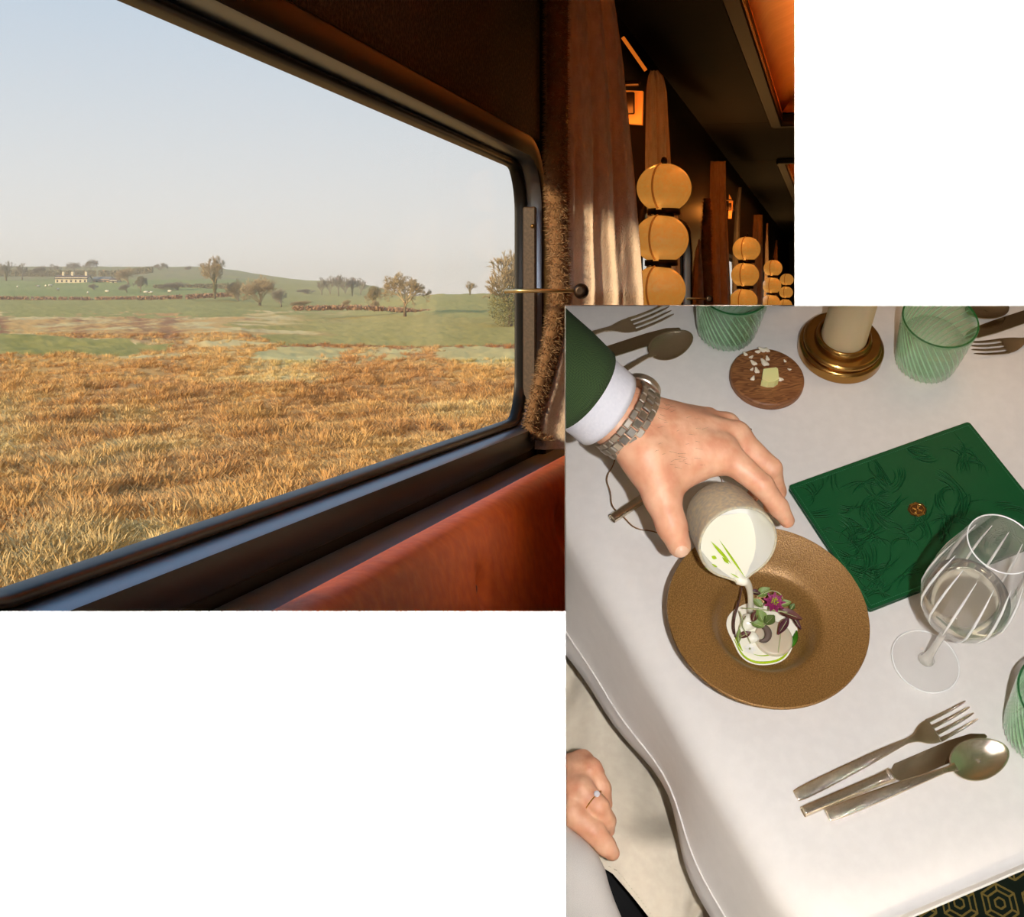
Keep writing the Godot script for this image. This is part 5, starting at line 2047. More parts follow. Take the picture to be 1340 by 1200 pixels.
func coaster_and_candle() -> void:
	var im := Image.create(512, 512, false, Image.FORMAT_RGB8)
	var n := FastNoiseLite.new()
	n.seed = 3
	n.frequency = 0.006
	n.fractal_octaves = 3
	for y in 512:
		for x in 512:
			var w := n.get_noise_2d(x * 0.35, y * 2.2 + 25.0 * sin(x * 0.006))
			var g := fposmod(y * 0.026 + w * 3.2, 1.0)
			var c := rgb(160, 108, 62).lerp(rgb(100, 58, 30), smoothstep(0.2, 0.95, g))
			im.set_pixel(x, y, c.lerp(rgb(120, 74, 42), 0.3 + 0.3 * n.get_noise_2d(x * 4.0, y * 30.0)))
	M.walnut = plain(Color.WHITE, 0.5)
	M.walnut.albedo_texture = image_tex(im)
	M.walnut.uv1_triplanar = true
	M.walnut.uv1_scale = Vector3(9, 9, 9)
	var c := tp(1004, 492, 0.012)
	var xf := T * Transform3D(Basis(Vector3.UP, 0.12), Vector3(c.x, 0.0004, c.z))
	var s := Soup.new()
	s.lathe(bevelled([Vector2(0, 0), Vector2(0.044, 0), Vector2(0.046, 0.003), Vector2(0.046, 0.010), Vector2(0.044, 0.012), Vector2(0.0, 0.012)], 0.0012), 64)
	solo("butter_board", "round walnut butter board with a pat of butter on it", "board", s, M.walnut, xf)
	# butter pat with scraped crumbs
	M.butter = plain(rgb(240, 232, 160), 0.5)
	M.butter.subsurf_scatter_enabled = true
	M.butter.subsurf_scatter_strength = 0.2
	M.butter_smear = plain(rgb(240, 230, 206), 0.5)
	var p := tp(1007, 493, 0.018)
	s = Soup.new()
	var poly := PackedVector2Array([Vector2(-0.0115, 0.010), Vector2(-0.0075, -0.0075), Vector2(0.0085, -0.0105), Vector2(0.0105, -0.008), Vector2(0.0098, 0.0078), Vector2(0.004, 0.0125), Vector2(-0.004, 0.0128)])
	s.prism(poly, 0.0, 0.0115)
	solo("butter_pat", "pale yellow pat of butter on the walnut board", "butter", s, M.butter, T * Transform3D(Basis(), Vector3(p.x, 0.0126, p.z)))
	rng.seed = 40
	for q in [[992, 461, 5.0], [998, 459, 7.0], [1004, 459, 5.0], [983, 468, 4.0], [986, 476, 6.0], [1000, 476, 8.0], [1004, 470, 5.0], [990, 486, 6.0], [984, 484, 3.5], [1020, 497, 6.0], [985, 496, 5.0], [1027, 473, 3.0], [1033, 484, 3.0], [975, 464, 4.5]]:
		var a := tp(q[0], q[1], 0.0124)
		s = Soup.new()
		var r: float = q[2] * 0.0007
		var turn := rng.randf() * TAU
		s.grid(14, 8, func(u, v):
			var g: float = PI * (v - 0.5)
			var k := 1.0 + 0.22 * sin(u * TAU * 3.0 + turn)
			return Vector3(r * k * cos(g) * cos(u * TAU) * 1.2, r * 0.35 * (sin(g) + 1.0), -r * k * cos(g) * sin(u * TAU) * 0.7), true)
		solo("butter_crumb", "scraped crumb of butter on the walnut board", "butter", s, M.butter_smear, T * Transform3D(Basis(Vector3.UP, turn), Vector3(a.x, 0.0126, a.z)), "butter crumbs on the walnut board")
	# brass holder with a cream candle
	M.brass = plain(rgb(176, 132, 70), 0.24, 1.0)
	M.candle = plain(rgb(200, 180, 140), 0.5)
	M.candle.subsurf_scatter_enabled = true
	M.candle.subsurf_scatter_strength = 0.3
	c = tp(1098, 462)
	xf = T * Transform3D(Basis(), Vector3(c.x, 0.0004, c.z))
	var t := thing("candle_holder", "stepped round brass candle holder behind the menu", "candle holder", xf)
	s = Soup.new()
	s.lathe(bevelled([Vector2(0, 0), Vector2(0.051, 0), Vector2(0.0535, 0.003), Vector2(0.0535, 0.016), Vector2(0.0505, 0.019), Vector2(0.0475, 0.019)], 0.0015), 72)
	part(t, "base", s, M.brass)
	s = Soup.new()
	s.lathe(bevelled([Vector2(0.0475, 0.019), Vector2(0.049, 0.0205), Vector2(0.049, 0.0245), Vector2(0.046, 0.027), Vector2(0.036, 0.027)], 0.001), 72)
	part(t, "step", s, M.brass)
	s = Soup.new()
	s.lathe(bevelled([Vector2(0.0365, 0.0265), Vector2(0.035, 0.033), Vector2(0.0325, 0.036), Vector2(0.0305, 0.036), Vector2(0.0295, 0.03), Vector2(0, 0.03)], 0.001), 64)
	part(t, "cup", s, M.brass)
	s = Soup.new()
	s.lathe(bevelled([Vector2(0, 0.031), Vector2(0.0285, 0.031), Vector2(0.0265, 0.17), Vector2(0, 0.172)], 0.002), 48)
	solo("candle", "thick cream candle standing in the brass holder", "candle", s, M.candle, xf)

func side_plate() -> void:
	M.porcelain = plain(rgb(226, 222, 214), 0.25)
	M.plate_edge = plain(rgb(120, 84, 44), 0.4)
	var c := tp(869, 638, 0.008)
	var xf := T * Transform3D(Basis(), Vector3(c.x, 0.0006, c.z))
	var t := thing("side_plate", "white side plate with a wavy brown edge under the pouring hand", "plate", xf)
	var wavy := func(a: float) -> float: return 1.0 + 0.022 * sin(a * 11.0) + 0.012 * sin(a * 5.0 + 1.0)
	var prof := [Vector2(0.0, 0.0), Vector2(0.036, 0.0), Vector2(0.040, 0.002), Vector2(0.0645, 0.0085), Vector2(0.0655, 0.0098), Vector2(0.064, 0.0102), Vector2(0.042, 0.005), Vector2(0.036, 0.0032), Vector2(0.0, 0.003)]
	var s := Soup.new()
	s.grid(120, prof.size() - 1, func(u, v):
		var p: Vector2 = prof[roundi(v * (prof.size() - 1))]
		var a: float = u * TAU
		var k: float = lerpf(1.0, wavy.call(a), smoothstep(0.035, 0.06, p.x))
		return Vector3(p.x * k * cos(a), p.y, -p.x * k * sin(a)), true)
	part(t, "dish", seen2(s, t, true), M.porcelain)
	s = Soup.new()
	var ring_ := []
	for k in 121:
		var a := TAU * (k % 120) / 120.0
		ring_.append(Vector3(0.065 * wavy.call(a) * cos(a), 0.0096, -0.065 * wavy.call(a) * sin(a)))
	s.tube(ring_, _fill(0.0008, 121), 6, false)
	part(t, "brown_edge", seen2(s, t, true), M.plate_edge)
	var f := Vector2(801, 689)
	var e := Vector2(981, 570)
	var L := span(f, e)
	var k := lay("butter_knife", "silver butter knife lying across the wavy edged side plate", "knife", f, e, "silver cutlery on the white cloth", 0.0112)
	knife(k, L)

func cream(a: Array) -> Vector3: return tp(a[0], a[1], a[2])

func sdf(caps: Array, cell: float, clips: Array) -> Soup:   # caps: [a, b, ra, rb, k]
	var lo := Vector3.ONE * 1e9
	var hi := -lo
	for c in caps:
		var r := Vector3.ONE * (maxf(c[2], c[3]) + 0.006)
		lo = lo.min(c[0] - r).min(c[1] - r)
		hi = hi.max(c[0] + r).max(c[1] + r)
	var f := Field.new(lo, hi, cell)
	for c in caps: f.cap(c[0], c[1], c[2], c[3], c[4])
	for p in clips: f.under(p)
	var s := Soup.new()
	f.mesh(s)
	return s

func leaf(called: String, label: String, cat: String, px: float, py: float, h: float, len: float, wid: float, turn: float, tilt: float, cup: float, m: Material, group := "salad leaves on the soup", tip := 1.0) -> void:
	var s := Soup.new()
	for side in 2:
		s.grid(10, 10, func(u, v):
			var x: float = v - 0.5
			var w: float = pow(sin(PI * clampf(v, 0.02, 0.98)), 0.75) * (1.0 - 0.35 * tip * v)
			var z: float = (u - 0.5) * w
			return Vector3(x * len, cup * (4.0 * z * z + 1.5 * x * x) * wid + 0.02 * len * sin(v * 9.0 + u * 4.0) - side * 0.0004, z * wid), false, false, side == 0)
	var rib := Soup.new()
	rib.tube([Vector3(-len * 0.62, 0.0, 0), Vector3(-len * 0.2, 0.0004, 0), Vector3(len * 0.3, 0.0004 + cup * wid * 0.14, 0)], [0.0005, 0.0004, 0.0002], 5)
	var p := tp(px, py, h)
	var t := thing(called, label, cat, T * Transform3D(Basis(Vector3.UP, turn) * Basis(Vector3.BACK, tilt), p), group)
	part(t, "blade", s, m)
	part(t, "midrib", rib, M.stem)

func garnish() -> void:
	M.sauce = plain(rgb(246, 242, 222), 0.22)
	M.oil = plain(rgb(166, 196, 30), 0.12)
	M.oil_dark = plain(rgb(52, 110, 22), 0.12)
	M.custard = plain(rgb(206, 190, 162), 0.35)
	M.custard.subsurf_scatter_enabled = true
	M.custard.subsurf_scatter_strength = 0.15
	M.leaf_green = plain(rgb(120, 142, 72), 0.5)
	M.leaf_dark = plain(rgb(84, 104, 50), 0.5)
	M.leaf_red = plain(rgb(92, 46, 40), 0.5)
	M.leaf_purple = plain(rgb(74, 30, 40), 0.5)
	M.stem = plain(rgb(166, 170, 118), 0.6)
	M.petal = plain(rgb(140, 36, 88), 0.6)
	M.petal_white = plain(rgb(240, 238, 226), 0.6)
	M.twig = plain(rgb(74, 40, 26), 0.7)
	M.mushroom = plain(rgb(96, 78, 66), 0.6)
	var inv := T.affine_inverse() * bowl_at
	# pool of sauce with green oil round its edge
	var s := Soup.new()
	var edge := func(a: float) -> float: return 0.0362 * (1.0 + 0.05 * sin(a * 3.0 + 0.6) + 0.03 * sin(a * 5.0))
	s.grid(64, 5, func(u, v):
		var r: float = edge.call(u * TAU) * (1.0 - v)
		return Vector3(r * cos(u * TAU), 0.0126 + 0.0008 * minf(1.0, v * 4.0), -r * sin(u * TAU)), true)
	var t := thing("soup_pool", "pool of white sauce ringed with green oil in the bronze bowl", "sauce", bowl_at)
	part(t, "sauce", s, M.sauce)
	for r in [[3.4, 5.9, 0.93, 0.0011, 0], [5.75, 6.35, 0.97, 0.0026, 1], [3.25, 3.9, 0.86, 0.0011, 0], [4.2, 5.4, 0.72, 0.0006, 0], [5.5, 6.1, 0.8, 0.0012, 0]]:
		s = Soup.new()
		var path := []
		var rad := []
		for k in 21:
			var a := lerpf(r[0], r[1], k / 20.0)
			var q: float = edge.call(a) * r[2]
			path.append(Vector3(q * cos(a), 0.0131, -q * sin(a)))
			rad.append(r[3] * (0.3 + sin(PI * k / 20.0)))
		s.tube(path, rad, 6)
		part(t, "green_oil", s, M.oil_dark if r[4] else M.oil)
	# custard
	var c := tp(1012, 836, 0.014)
	s = Soup.new()
	s.lathe(smooth_list([Vector2(0.0, 0.0), Vector2(0.0195, 0.0), Vector2(0.0205, 0.003), Vector2(0.0185, 0.0062), Vector2(0.0, 0.0068)], 2), 40)
	solo("custard", "smooth beige custard round half covered by leaves in the bowl", "custard", s, M.custard, T * Transform3D(Basis(), Vector3(c.x, 0.0118, c.z)))
	for q in [[980, 811, 0.009, 0.024, "white curd dumpling under the pouring stream"], [986, 832, 0.006, 0.02, "small white curd dumpling beside the brown mushroom curl"], [972, 824, 0.0055, 0.017, "smallest white curd dumpling by the dark twigs"]]:
		s = Soup.new()
		var r: float = q[2]
		s.grid(20, 12, func(u, v):
			var a: float = PI * (v - 0.5)
			var k := 1.0 + 0.1 * sin(u * TAU * 3.0 + v * 5.0)
			return Vector3(r * k * cos(a) * cos(u * TAU), r * 0.8 * sin(a), -r * k * cos(a) * sin(u * TAU)), true)
		var p := tp(q[0], q[1], q[3])
		p.y = maxf(0.0122 + r * 0.7, 0.0)
		solo("curd_dumpling", q[4], "dumpling", s, M.sauce, T * Transform3D(Basis(), p), "curd dumplings in the bowl")
	# leaves
	leaf("leaf", "pale green leaf topmost in the bowl, behind the purple flower", "leaf", 1000, 775, 0.036, 0.015, 0.013, 0.5, 0.3, 0.3, M.leaf_green)
	leaf("leaf", "round green leaf in the middle of the garnish", "leaf", 995, 806, 0.034, 0.016, 0.014, 1.9, 0.2, 0.35, M.leaf_green)
	leaf("leaf", "darker green leaf right of the round one", "leaf", 1007, 812, 0.034, 0.017, 0.014, 0.8, -0.2, 0.3, M.leaf_dark)
	leaf("leaf", "green leaf lying below the round one", "leaf", 992, 818, 0.031, 0.014, 0.012, -0.5, 0.2, 0.3, M.leaf_green)
	leaf("leaf", "long reddish leaf spreading right of the purple flower", "leaf", 1034, 805, 0.034, 0.026, 0.013, -0.5, 0.15, 0.3, M.leaf_red)
	leaf("leaf", "pointed dark red leaf hanging toward the custard", "leaf", 1025, 820, 0.031, 0.022, 0.010, -2.2, -0.2, 0.4, M.leaf_purple)
	leaf("leaf", "narrow purple leaf at the right end of the garnish", "leaf", 1042, 814, 0.028, 0.018, 0.007, -1.1, -0.2, 0.4, M.leaf_purple)
	leaf("leaf", "small green leaf right of the purple flower", "leaf", 1028, 790, 0.035, 0.012, 0.010, 0.2, 0.2, 0.3, M.leaf_green)
	leaf("leaf", "tiny bright green leaf at the far right of the garnish", "leaf", 1037, 794, 0.033, 0.008, 0.007, 0.9, 0.2, 0.3, M.leaf_dark)
	leaf("leaf", "dark leaf between the white dumpling and the round green leaf", "leaf", 987, 807, 0.034, 0.012, 0.009, 1.2, 0.2, 0.4, M.leaf_red)
	leaf("leaf", "dark brown leaf at the top left of the garnish", "leaf", 989, 776, 0.035, 0.011, 0.008, -0.4, 0.2, 0.4, M.leaf_purple)
	leaf("leaf", "light green leaf beside the pouring stream", "leaf", 991, 789, 0.034, 0.013, 0.010, 2.4, 0.2, 0.3, M.leaf_green)
	leaf("leaf", "brownish leaf low on the left of the garnish", "leaf", 975, 831, 0.022, 0.014, 0.009, 0.4, 0.1, 0.35, M.leaf_red)
	leaf("leaf", "green sprig leaf at the lower left of the garnish", "leaf", 967, 832, 0.022, 0.015, 0.006, 1.4, 0.1, 0.3, M.leaf_green)
	# purple flower
	var p0 := tp(1013, 789, 0.041)
	t = thing("purple_flower", "small ruffled purple flower on the garnish", "flower", T * Transform3D(Basis(Vector3.RIGHT, 0.1).scaled(Vector3.ONE * 1.2), p0))
	for ring_ in 2:
		for k in 9:
			s = Soup.new()
			var a := TAU * (k + 0.5 * ring_) / 9.0
			var L := 0.0095 - 0.003 * ring_
			for side in 2:
				s.grid(4, 6, func(u, v):
					var w: float = 0.0036 * (0.4 + sin(PI * minf(v + 0.15, 1.0)))
					return Basis(Vector3.UP, a) * Vector3(L * v, 0.002 * v * v + 0.0012 * ring_ + 0.0006 * sin(u * 6.0 + v * 4.0) - 0.0002 * side, (u - 0.5) * w), false, false, side == 0)
			part(t, "petal", s, M.petal)
	s = Soup.new()
	for k in 12:
		var a := k * 2.4
		var r := 0.0007 * sqrt(k)
		s.tube([Vector3(r * cos(a), 0.001, r * sin(a)), Vector3(1.6 * r * cos(a), 0.0044, 1.6 * r * sin(a))], [0.0003, 0.0005], 5)
	part(t, "stamens", s, M.oil)
	# white blossom
	p0 = tp(981, 850, 0.016)
	t = thing("white_blossom", "small white blossom floating at the lower left of the sauce", "flower", T * Transform3D(Basis(), p0))
	for k in 14:
		s = Soup.new()
		var a := k * 2.4
		var L := 0.004 + 0.0011 * sqrt(k)
		for side in 2:
			s.grid(3, 5, func(u, v):
				return Basis(Vector3.UP, a) * Vector3(0.0012 + L * v, 0.0022 - 0.0001 * k + 0.0012 * v - 0.0002 * side, (u - 0.5) * 0.0026 * sin(PI * minf(v + 0.25, 1.0))), false, false, side == 0)
		part(t, "petal", s, M.petal_white)
	s = Soup.new()
	s.lathe([Vector2(0.0014, 0.0), Vector2(0.0012, 0.0022), Vector2(0, 0.003)], 10)
	part(t, "heart", s, M.stem)
	# brown mushroom curl
	s = Soup.new()
	var path := []
	for k in 15:
		var a := lerpf(-1.9, 1.9, k / 14.0)
		path.append(tp(996, 829, 0.024) + Vector3(0.0075 * cos(a), 0.002 * sin(a), -0.0075 * sin(a)))
	var rad := []
	for k in 15: rad.append(0.0012 + 0.0026 * sin(PI * k / 14.0))
	s.tube(path, rad, 10)
	solo("mushroom_curl", "curled brown mushroom slice between the dumplings and the custard", "mushroom", s, M.mushroom, T)
	# twigs and pale stems
	for q in [[[971, 768, 0.045], [967, 790, 0.03], [960, 812, 0.022], [962, 834, 0.016], 0.0008, "dark curved twig along the left of the garnish", 0], [[966, 786, 0.038], [962, 800, 0.03], [958, 818, 0.022], [960, 830, 0.016], 0.0007, "second dark twig beside the curved one", 0],
			[[968, 800, 0.03], [972, 812, 0.026], [966, 824, 0.02], [968, 838, 0.015], 0.0007, "pale stem bent round the left dumpling", 1], [[972, 796, 0.035], [990, 797, 0.04], [1008, 799, 0.039], [1030, 801, 0.036], 0.0008, "long pale stem lying across the garnish", 1],
			[[1000, 777, 0.037], [1010, 772, 0.04], [1022, 777, 0.037], [1024, 784, 0.034], 0.0006, "pale looped stem over the purple flower", 1], [[976, 806, 0.033], [970, 818, 0.028], [976, 828, 0.025], [982, 842, 0.016], 0.0006, "thin green stem running down to the white blossom", 1],
			[[1022, 822, 0.026], [1021, 836, 0.0215], [1019, 848, 0.0205], [1018, 856, 0.016], 0.0005, "thin pale stem lying over the custard", 1]]:
		s = Soup.new()
		var pts := []
		for k in 4: pts.append(tp(q[k][0], q[k][1], q[k][2]))
		pts = smooth_list(pts, 2)
		s.tube(pts, _fill(q[4], pts.size()), 6)
		solo("twig" if q[6] == 0 else "stem", q[5], "twig" if q[6] == 0 else "stem", s, M.stem if q[6] else M.twig, T, "twigs and stems on the soup")

func waiter() -> void:
	M.skin = mottled(rgb(240, 190, 154), rgb(216, 150, 116), 0.012, Vector3(6, 6, 6), 0.48, 0.0, 2.5)
	M.skin.subsurf_scatter_enabled = true
	M.skin.subsurf_scatter_strength = 0.12
	M.nail = plain(rgb(232, 190, 160), 0.28)
	M.hair = plain(rgb(70, 44, 28), 0.6)
	M.shirt = mottled(rgb(226, 226, 232), rgb(216, 217, 224), 0.05, Vector3(8, 8, 8), 0.85)
	# herringbone wool
	var im := Image.create(256, 256, false, Image.FORMAT_RGB8)
	for y in 256:
		for x in 256:
			var col := x / 32
			var d := (x % 32) if col % 2 == 0 else 31 - (x % 32)
			var on := posmod(y + d, 8) < 4
			im.set_pixel(x, y, rgb(58, 82, 40) if on else rgb(24, 42, 18))
	M.herringbone = plain(Color.WHITE, 0.95)
	M.herringbone.albedo_texture = image_tex(im)
	M.herringbone.uv1_triplanar = true
	M.herringbone.uv1_scale = Vector3(15, 15, 15)
	var t := thing("person", "person in a green herringbone jacket pouring sauce, wearing a watch on the wrist", "person", T)
	var c2 := func(a: float, b: float, h: float) -> Vector3: return tp(a, b, h)
	var wr: Vector3 = c2.call(818, 549, 0.185)
	var side: Vector3 = (c2.call(855, 522, 0.17) - c2.call(800, 580, 0.18)).normalized()
	var im_mcp: Vector3 = c2.call(944, 590, 0.168)
	var mi_mcp: Vector3 = c2.call(962, 572, 0.160)
	var ri_mcp: Vector3 = c2.call(950, 558, 0.145)
	var pi_mcp: Vector3 = c2.call(926, 550, 0.128)
	var caps := []
	var back: Vector3 = c2.call(762, 505, 0.215)
	for q in [-0.010, 0.010]: caps.append([back + side * q, wr + side * q, 0.029, 0.0245, 0.01])
	caps.append([wr + side * -0.008, im_mcp + side * -0.004, 0.024, 0.0175, 0.012])
	caps.append([wr, mi_mcp, 0.024, 0.0165, 0.012])
	caps.append([wr + side * 0.006, ri_mcp, 0.022, 0.0150, 0.012])
	caps.append([wr + side * 0.010, pi_mcp, 0.021, 0.0140, 0.012])
	# knuckles
	caps.append([im_mcp, im_mcp + (wr - im_mcp) * 0.1, 0.0172, 0.015, 0.006])
	caps.append([mi_mcp, mi_mcp + (wr - mi_mcp) * 0.1, 0.0160, 0.014, 0.006])
	# index
	var ip: Vector3 = c2.call(998, 636, 0.156)
	var id: Vector3 = c2.call(1019, 664, 0.137)
	var it: Vector3 = c2.call(1030, 681, 0.121)
	caps.append([im_mcp, ip, 0.0160, 0.0118, 0.006])
	caps.append([ip, id, 0.0118, 0.0100, 0.004])
	caps.append([id, it, 0.0100, 0.0078, 0.004])
	# middle
	var mp: Vector3 = c2.call(1009, 613, 0.142)
	var md: Vector3 = c2.call(1016, 643, 0.112)
	caps.append([mi_mcp, mp, 0.0150, 0.0112, 0.005])
	caps.append([mp, md, 0.0112, 0.0098, 0.004])
	caps.append([md, c2.call(1008, 662, 0.094), 0.0098, 0.0078, 0.004])
	# ring and little finger curl round the cup below
	var rp: Vector3 = c2.call(990, 600, 0.115)
	caps.append([ri_mcp, rp, 0.0140, 0.0106, 0.005])
	caps.append([rp, c2.call(998, 628, 0.092), 0.0106, 0.0092, 0.004])
	caps.append([c2.call(998, 628, 0.092), c2.call(986, 648, 0.08), 0.0092, 0.0075, 0.004])
	var pp: Vector3 = c2.call(962, 590, 0.098)
	caps.append([pi_mcp, pp, 0.0125, 0.0092, 0.005])
	caps.append([pp, c2.call(972, 616, 0.08), 0.0092, 0.008, 0.004])
	# thumb
	var tc: Vector3 = c2.call(848, 598, 0.176)
	var tm: Vector3 = c2.call(866, 650, 0.160)
	var ti: Vector3 = c2.call(879, 688, 0.146)
	var tt: Vector3 = c2.call(889, 714, 0.134)
	caps.append([wr + side * -0.012, tc, 0.022, 0.0255, 0.014])
	caps.append([tc, tm, 0.0255, 0.0180, 0.012])
	caps.append([tm, ti, 0.0180, 0.0150, 0.006])
	caps.append([ti, tt, 0.0150, 0.0118, 0.005])
	# web between thumb and index
	caps.append([c2.call(860, 606, 0.168), c2.call(932, 600, 0.164), 0.0215, 0.0165, 0.014])
	caps.append([c2.call(872, 632, 0.160), c2.call(905, 610, 0.160), 0.0175, 0.0165, 0.014])
	var s := sdf(caps, 0.0022, [in_t(right_of), in_t(below)])
	part(t, "hand", s, M.skin)
	var eye := T.affine_inverse().origin
	# hairs on the wrist and back of the hand
	rng.seed = 5
	var hs := Soup.new()
	var along := (im_mcp - wr).normalized()
	var k := 0
	while k < 900:
		var v := s.v[rng.randi_range(0, s.v.size() - 1)]
		var w := T * v
		var q := Vector2(PX + F * w.x / -w.z, PY - F * w.y / -w.z)
		k += 1
		if q.x < 822 or q.x > 918 or q.y > 612 or (v - wr).dot(eye - wr) < 0.0: continue
		var up := (eye - v).normalized()
		var d := (along + Vector3(rng.randf() - 0.5, 0, rng.randf() - 0.5) * 1.2 + side * 0.6).normalized() * rng.randf_range(0.005, 0.011)
		hs.tube([v - up * 0.001, v + d * 0.5 + up * 0.0016, v + d + up * 0.0008], [0.00013, 0.00011, 0.00005], 3, false)
	var ho := part(t, "arm_hair", hs, M.hair)
	ho.set_meta("kind", "stuff")
	# thumb nail
	s = Soup.new()
	var nd := (tt - ti).normalized()
	var nu := (eye - tt).normalized()
	nu = (nu - nd * nu.dot(nd)).normalized()
	var nx := nd.cross(nu)
	s.grid(14, 6, func(u, v):
		var r: float = 1.0 - v
		var a: float = u * TAU
		return tt + nd * (0.0035 + 0.0072 * r * cos(a)) + nx * 0.0078 * r * sin(a) + nu * (0.0128 - 0.0050 * pow(r * sin(a), 2) - 0.0022 * pow(r * cos(a), 2) - 0.0028 * maxf(0.0, r * cos(a))), true)
	part(t, "thumb_nail", s, M.nail)
	# shirt cuff and jacket sleeve
	var ax: Vector3 = (c2.call(796, 537, 0.198) - c2.call(748, 497, 0.232)).normalized()
	var p0: Vector3 = c2.call(794, 535, 0.2)
	var bx := side - ax * side.dot(ax)
	bx = bx.normalized()
	var by := ax.cross(bx)
	var sleeve := func(s_: Soup, from: float, to: float, rx0: float, rx1: float, wrinkle: float, shift: Vector3) -> void:
		var f := func(u: float, v: float, inner: float) -> Vector3:
			var d := lerpf(from, to, v)
			var a := u * TAU
			var r := lerpf(rx0, rx1, v) - inner
			r *= 1.0 + wrinkle * (0.5 * sin(d * 90.0 + a * 2.0) + 0.3 * sin(a * 3.0 + d * 40.0))
			return p0 + shift + ax * d + bx * r * 1.06 * cos(a) + by * r * 0.94 * sin(a)
		s_.grid(48, 24, func(u, v): return f.call(u, v, 0.0), true)
		s_.grid(48, 24, func(u, v): return f.call(u, v, 0.0022), true, false, true)
		s_.grid(48, 1, func(u, v): return f.call(u, 1.0, 0.0022 * v), true)
	s = Soup.new()
	sleeve.call(s, -0.16, 0.0, 0.046, 0.0425, 0.012, Vector3.ZERO)
	part(t, "shirt_cuff", seen(s), M.shirt)
	s = Soup.new()
	sleeve.call(s, -0.30, -0.034, 0.060, 0.0475, 0.02, Vector3.ZERO)
	part(t, "jacket_sleeve", seen(s), M.herringbone)
	watch(c2.call(821, 549, 0.187), (wr - back).normalized(), side)
	cup()

func watch(c: Vector3, ax: Vector3, side: Vector3) -> void:
	M.steel = plain(rgb(226, 218, 204), 0.3, 1.0)
	M.steel_matt = plain(rgb(206, 196, 180), 0.4, 1.0)
	M.watch_glass = plain(rgb(20, 22, 24), 0.06)
	var x := (side - ax * side.dot(ax)).normalized()
	var y := ax.cross(x).normalized()
	var t := thing("wristwatch", "steel wristwatch with a linked bracelet on the pouring person's wrist", "watch", T * Transform3D(Basis(x, y, ax), c))
	var rx := 0.0414
	var ry := 0.0355
	var n := 24
	for k in n:
		var a := TAU * (k + 0.5) / n
		if cos(a) > 0.86: continue   # the case sits here
		var p := Vector3(rx * cos(a), ry * sin(a), 0)
		var tan := Vector3(-rx * sin(a), ry * cos(a), 0).normalized()
		var out := tan.cross(Vector3.BACK).normalized()
		var step := TAU / n * Vector2(rx * sin(a), ry * cos(a)).length()
		var s := Soup.new()
		for z in [-0.0082, 0.0082]: s.cbox(Transform3D(Basis(tan, out, tan.cross(out)), p + Vector3(0, 0, z) + tan * 0.0), Vector3(step * 0.9, 0.0036, 0.0066), 0.0008)
		var l := part(t, "bracelet_link", s, M.steel_matt)
		s = Soup.new()
		s.cbox(Transform3D(Basis(tan, out, tan.cross(out)), p + tan * step * 0.5 + out * 0.0003), Vector3(step * 0.86, 0.0038, 0.0092), 0.001)
		part(l, "centre_piece", s, M.steel)
	var b := Transform3D(Basis(Vector3.BACK, -PI / 2), Vector3(rx - 0.001, 0, 0))
	var s2 := Soup.new()
	s2.lathe(bevelled([Vector2(0, 0), Vector2(0.018, 0), Vector2(0.0195, 0.002), Vector2(0.0195, 0.007), Vector2(0.018, 0.009), Vector2(0.0165, 0.0095)], 0.0008), 40, b)
	part(t, "watch_case", s2, M.steel)
	s2 = Soup.new()
	s2.lathe([Vector2(0.0168, 0.0092), Vector2(0.012, 0.0098), Vector2(0, 0.01)], 40, b)
	part(t, "crystal", s2, M.watch_glass)
	s2 = Soup.new()
	s2.tube([Vector3(rx + 0.004, 0, 0.0195), Vector3(rx + 0.004, 0, 0.0235)], [0.003, 0.003], 12)
	part(t, "crown", s2, M.steel)

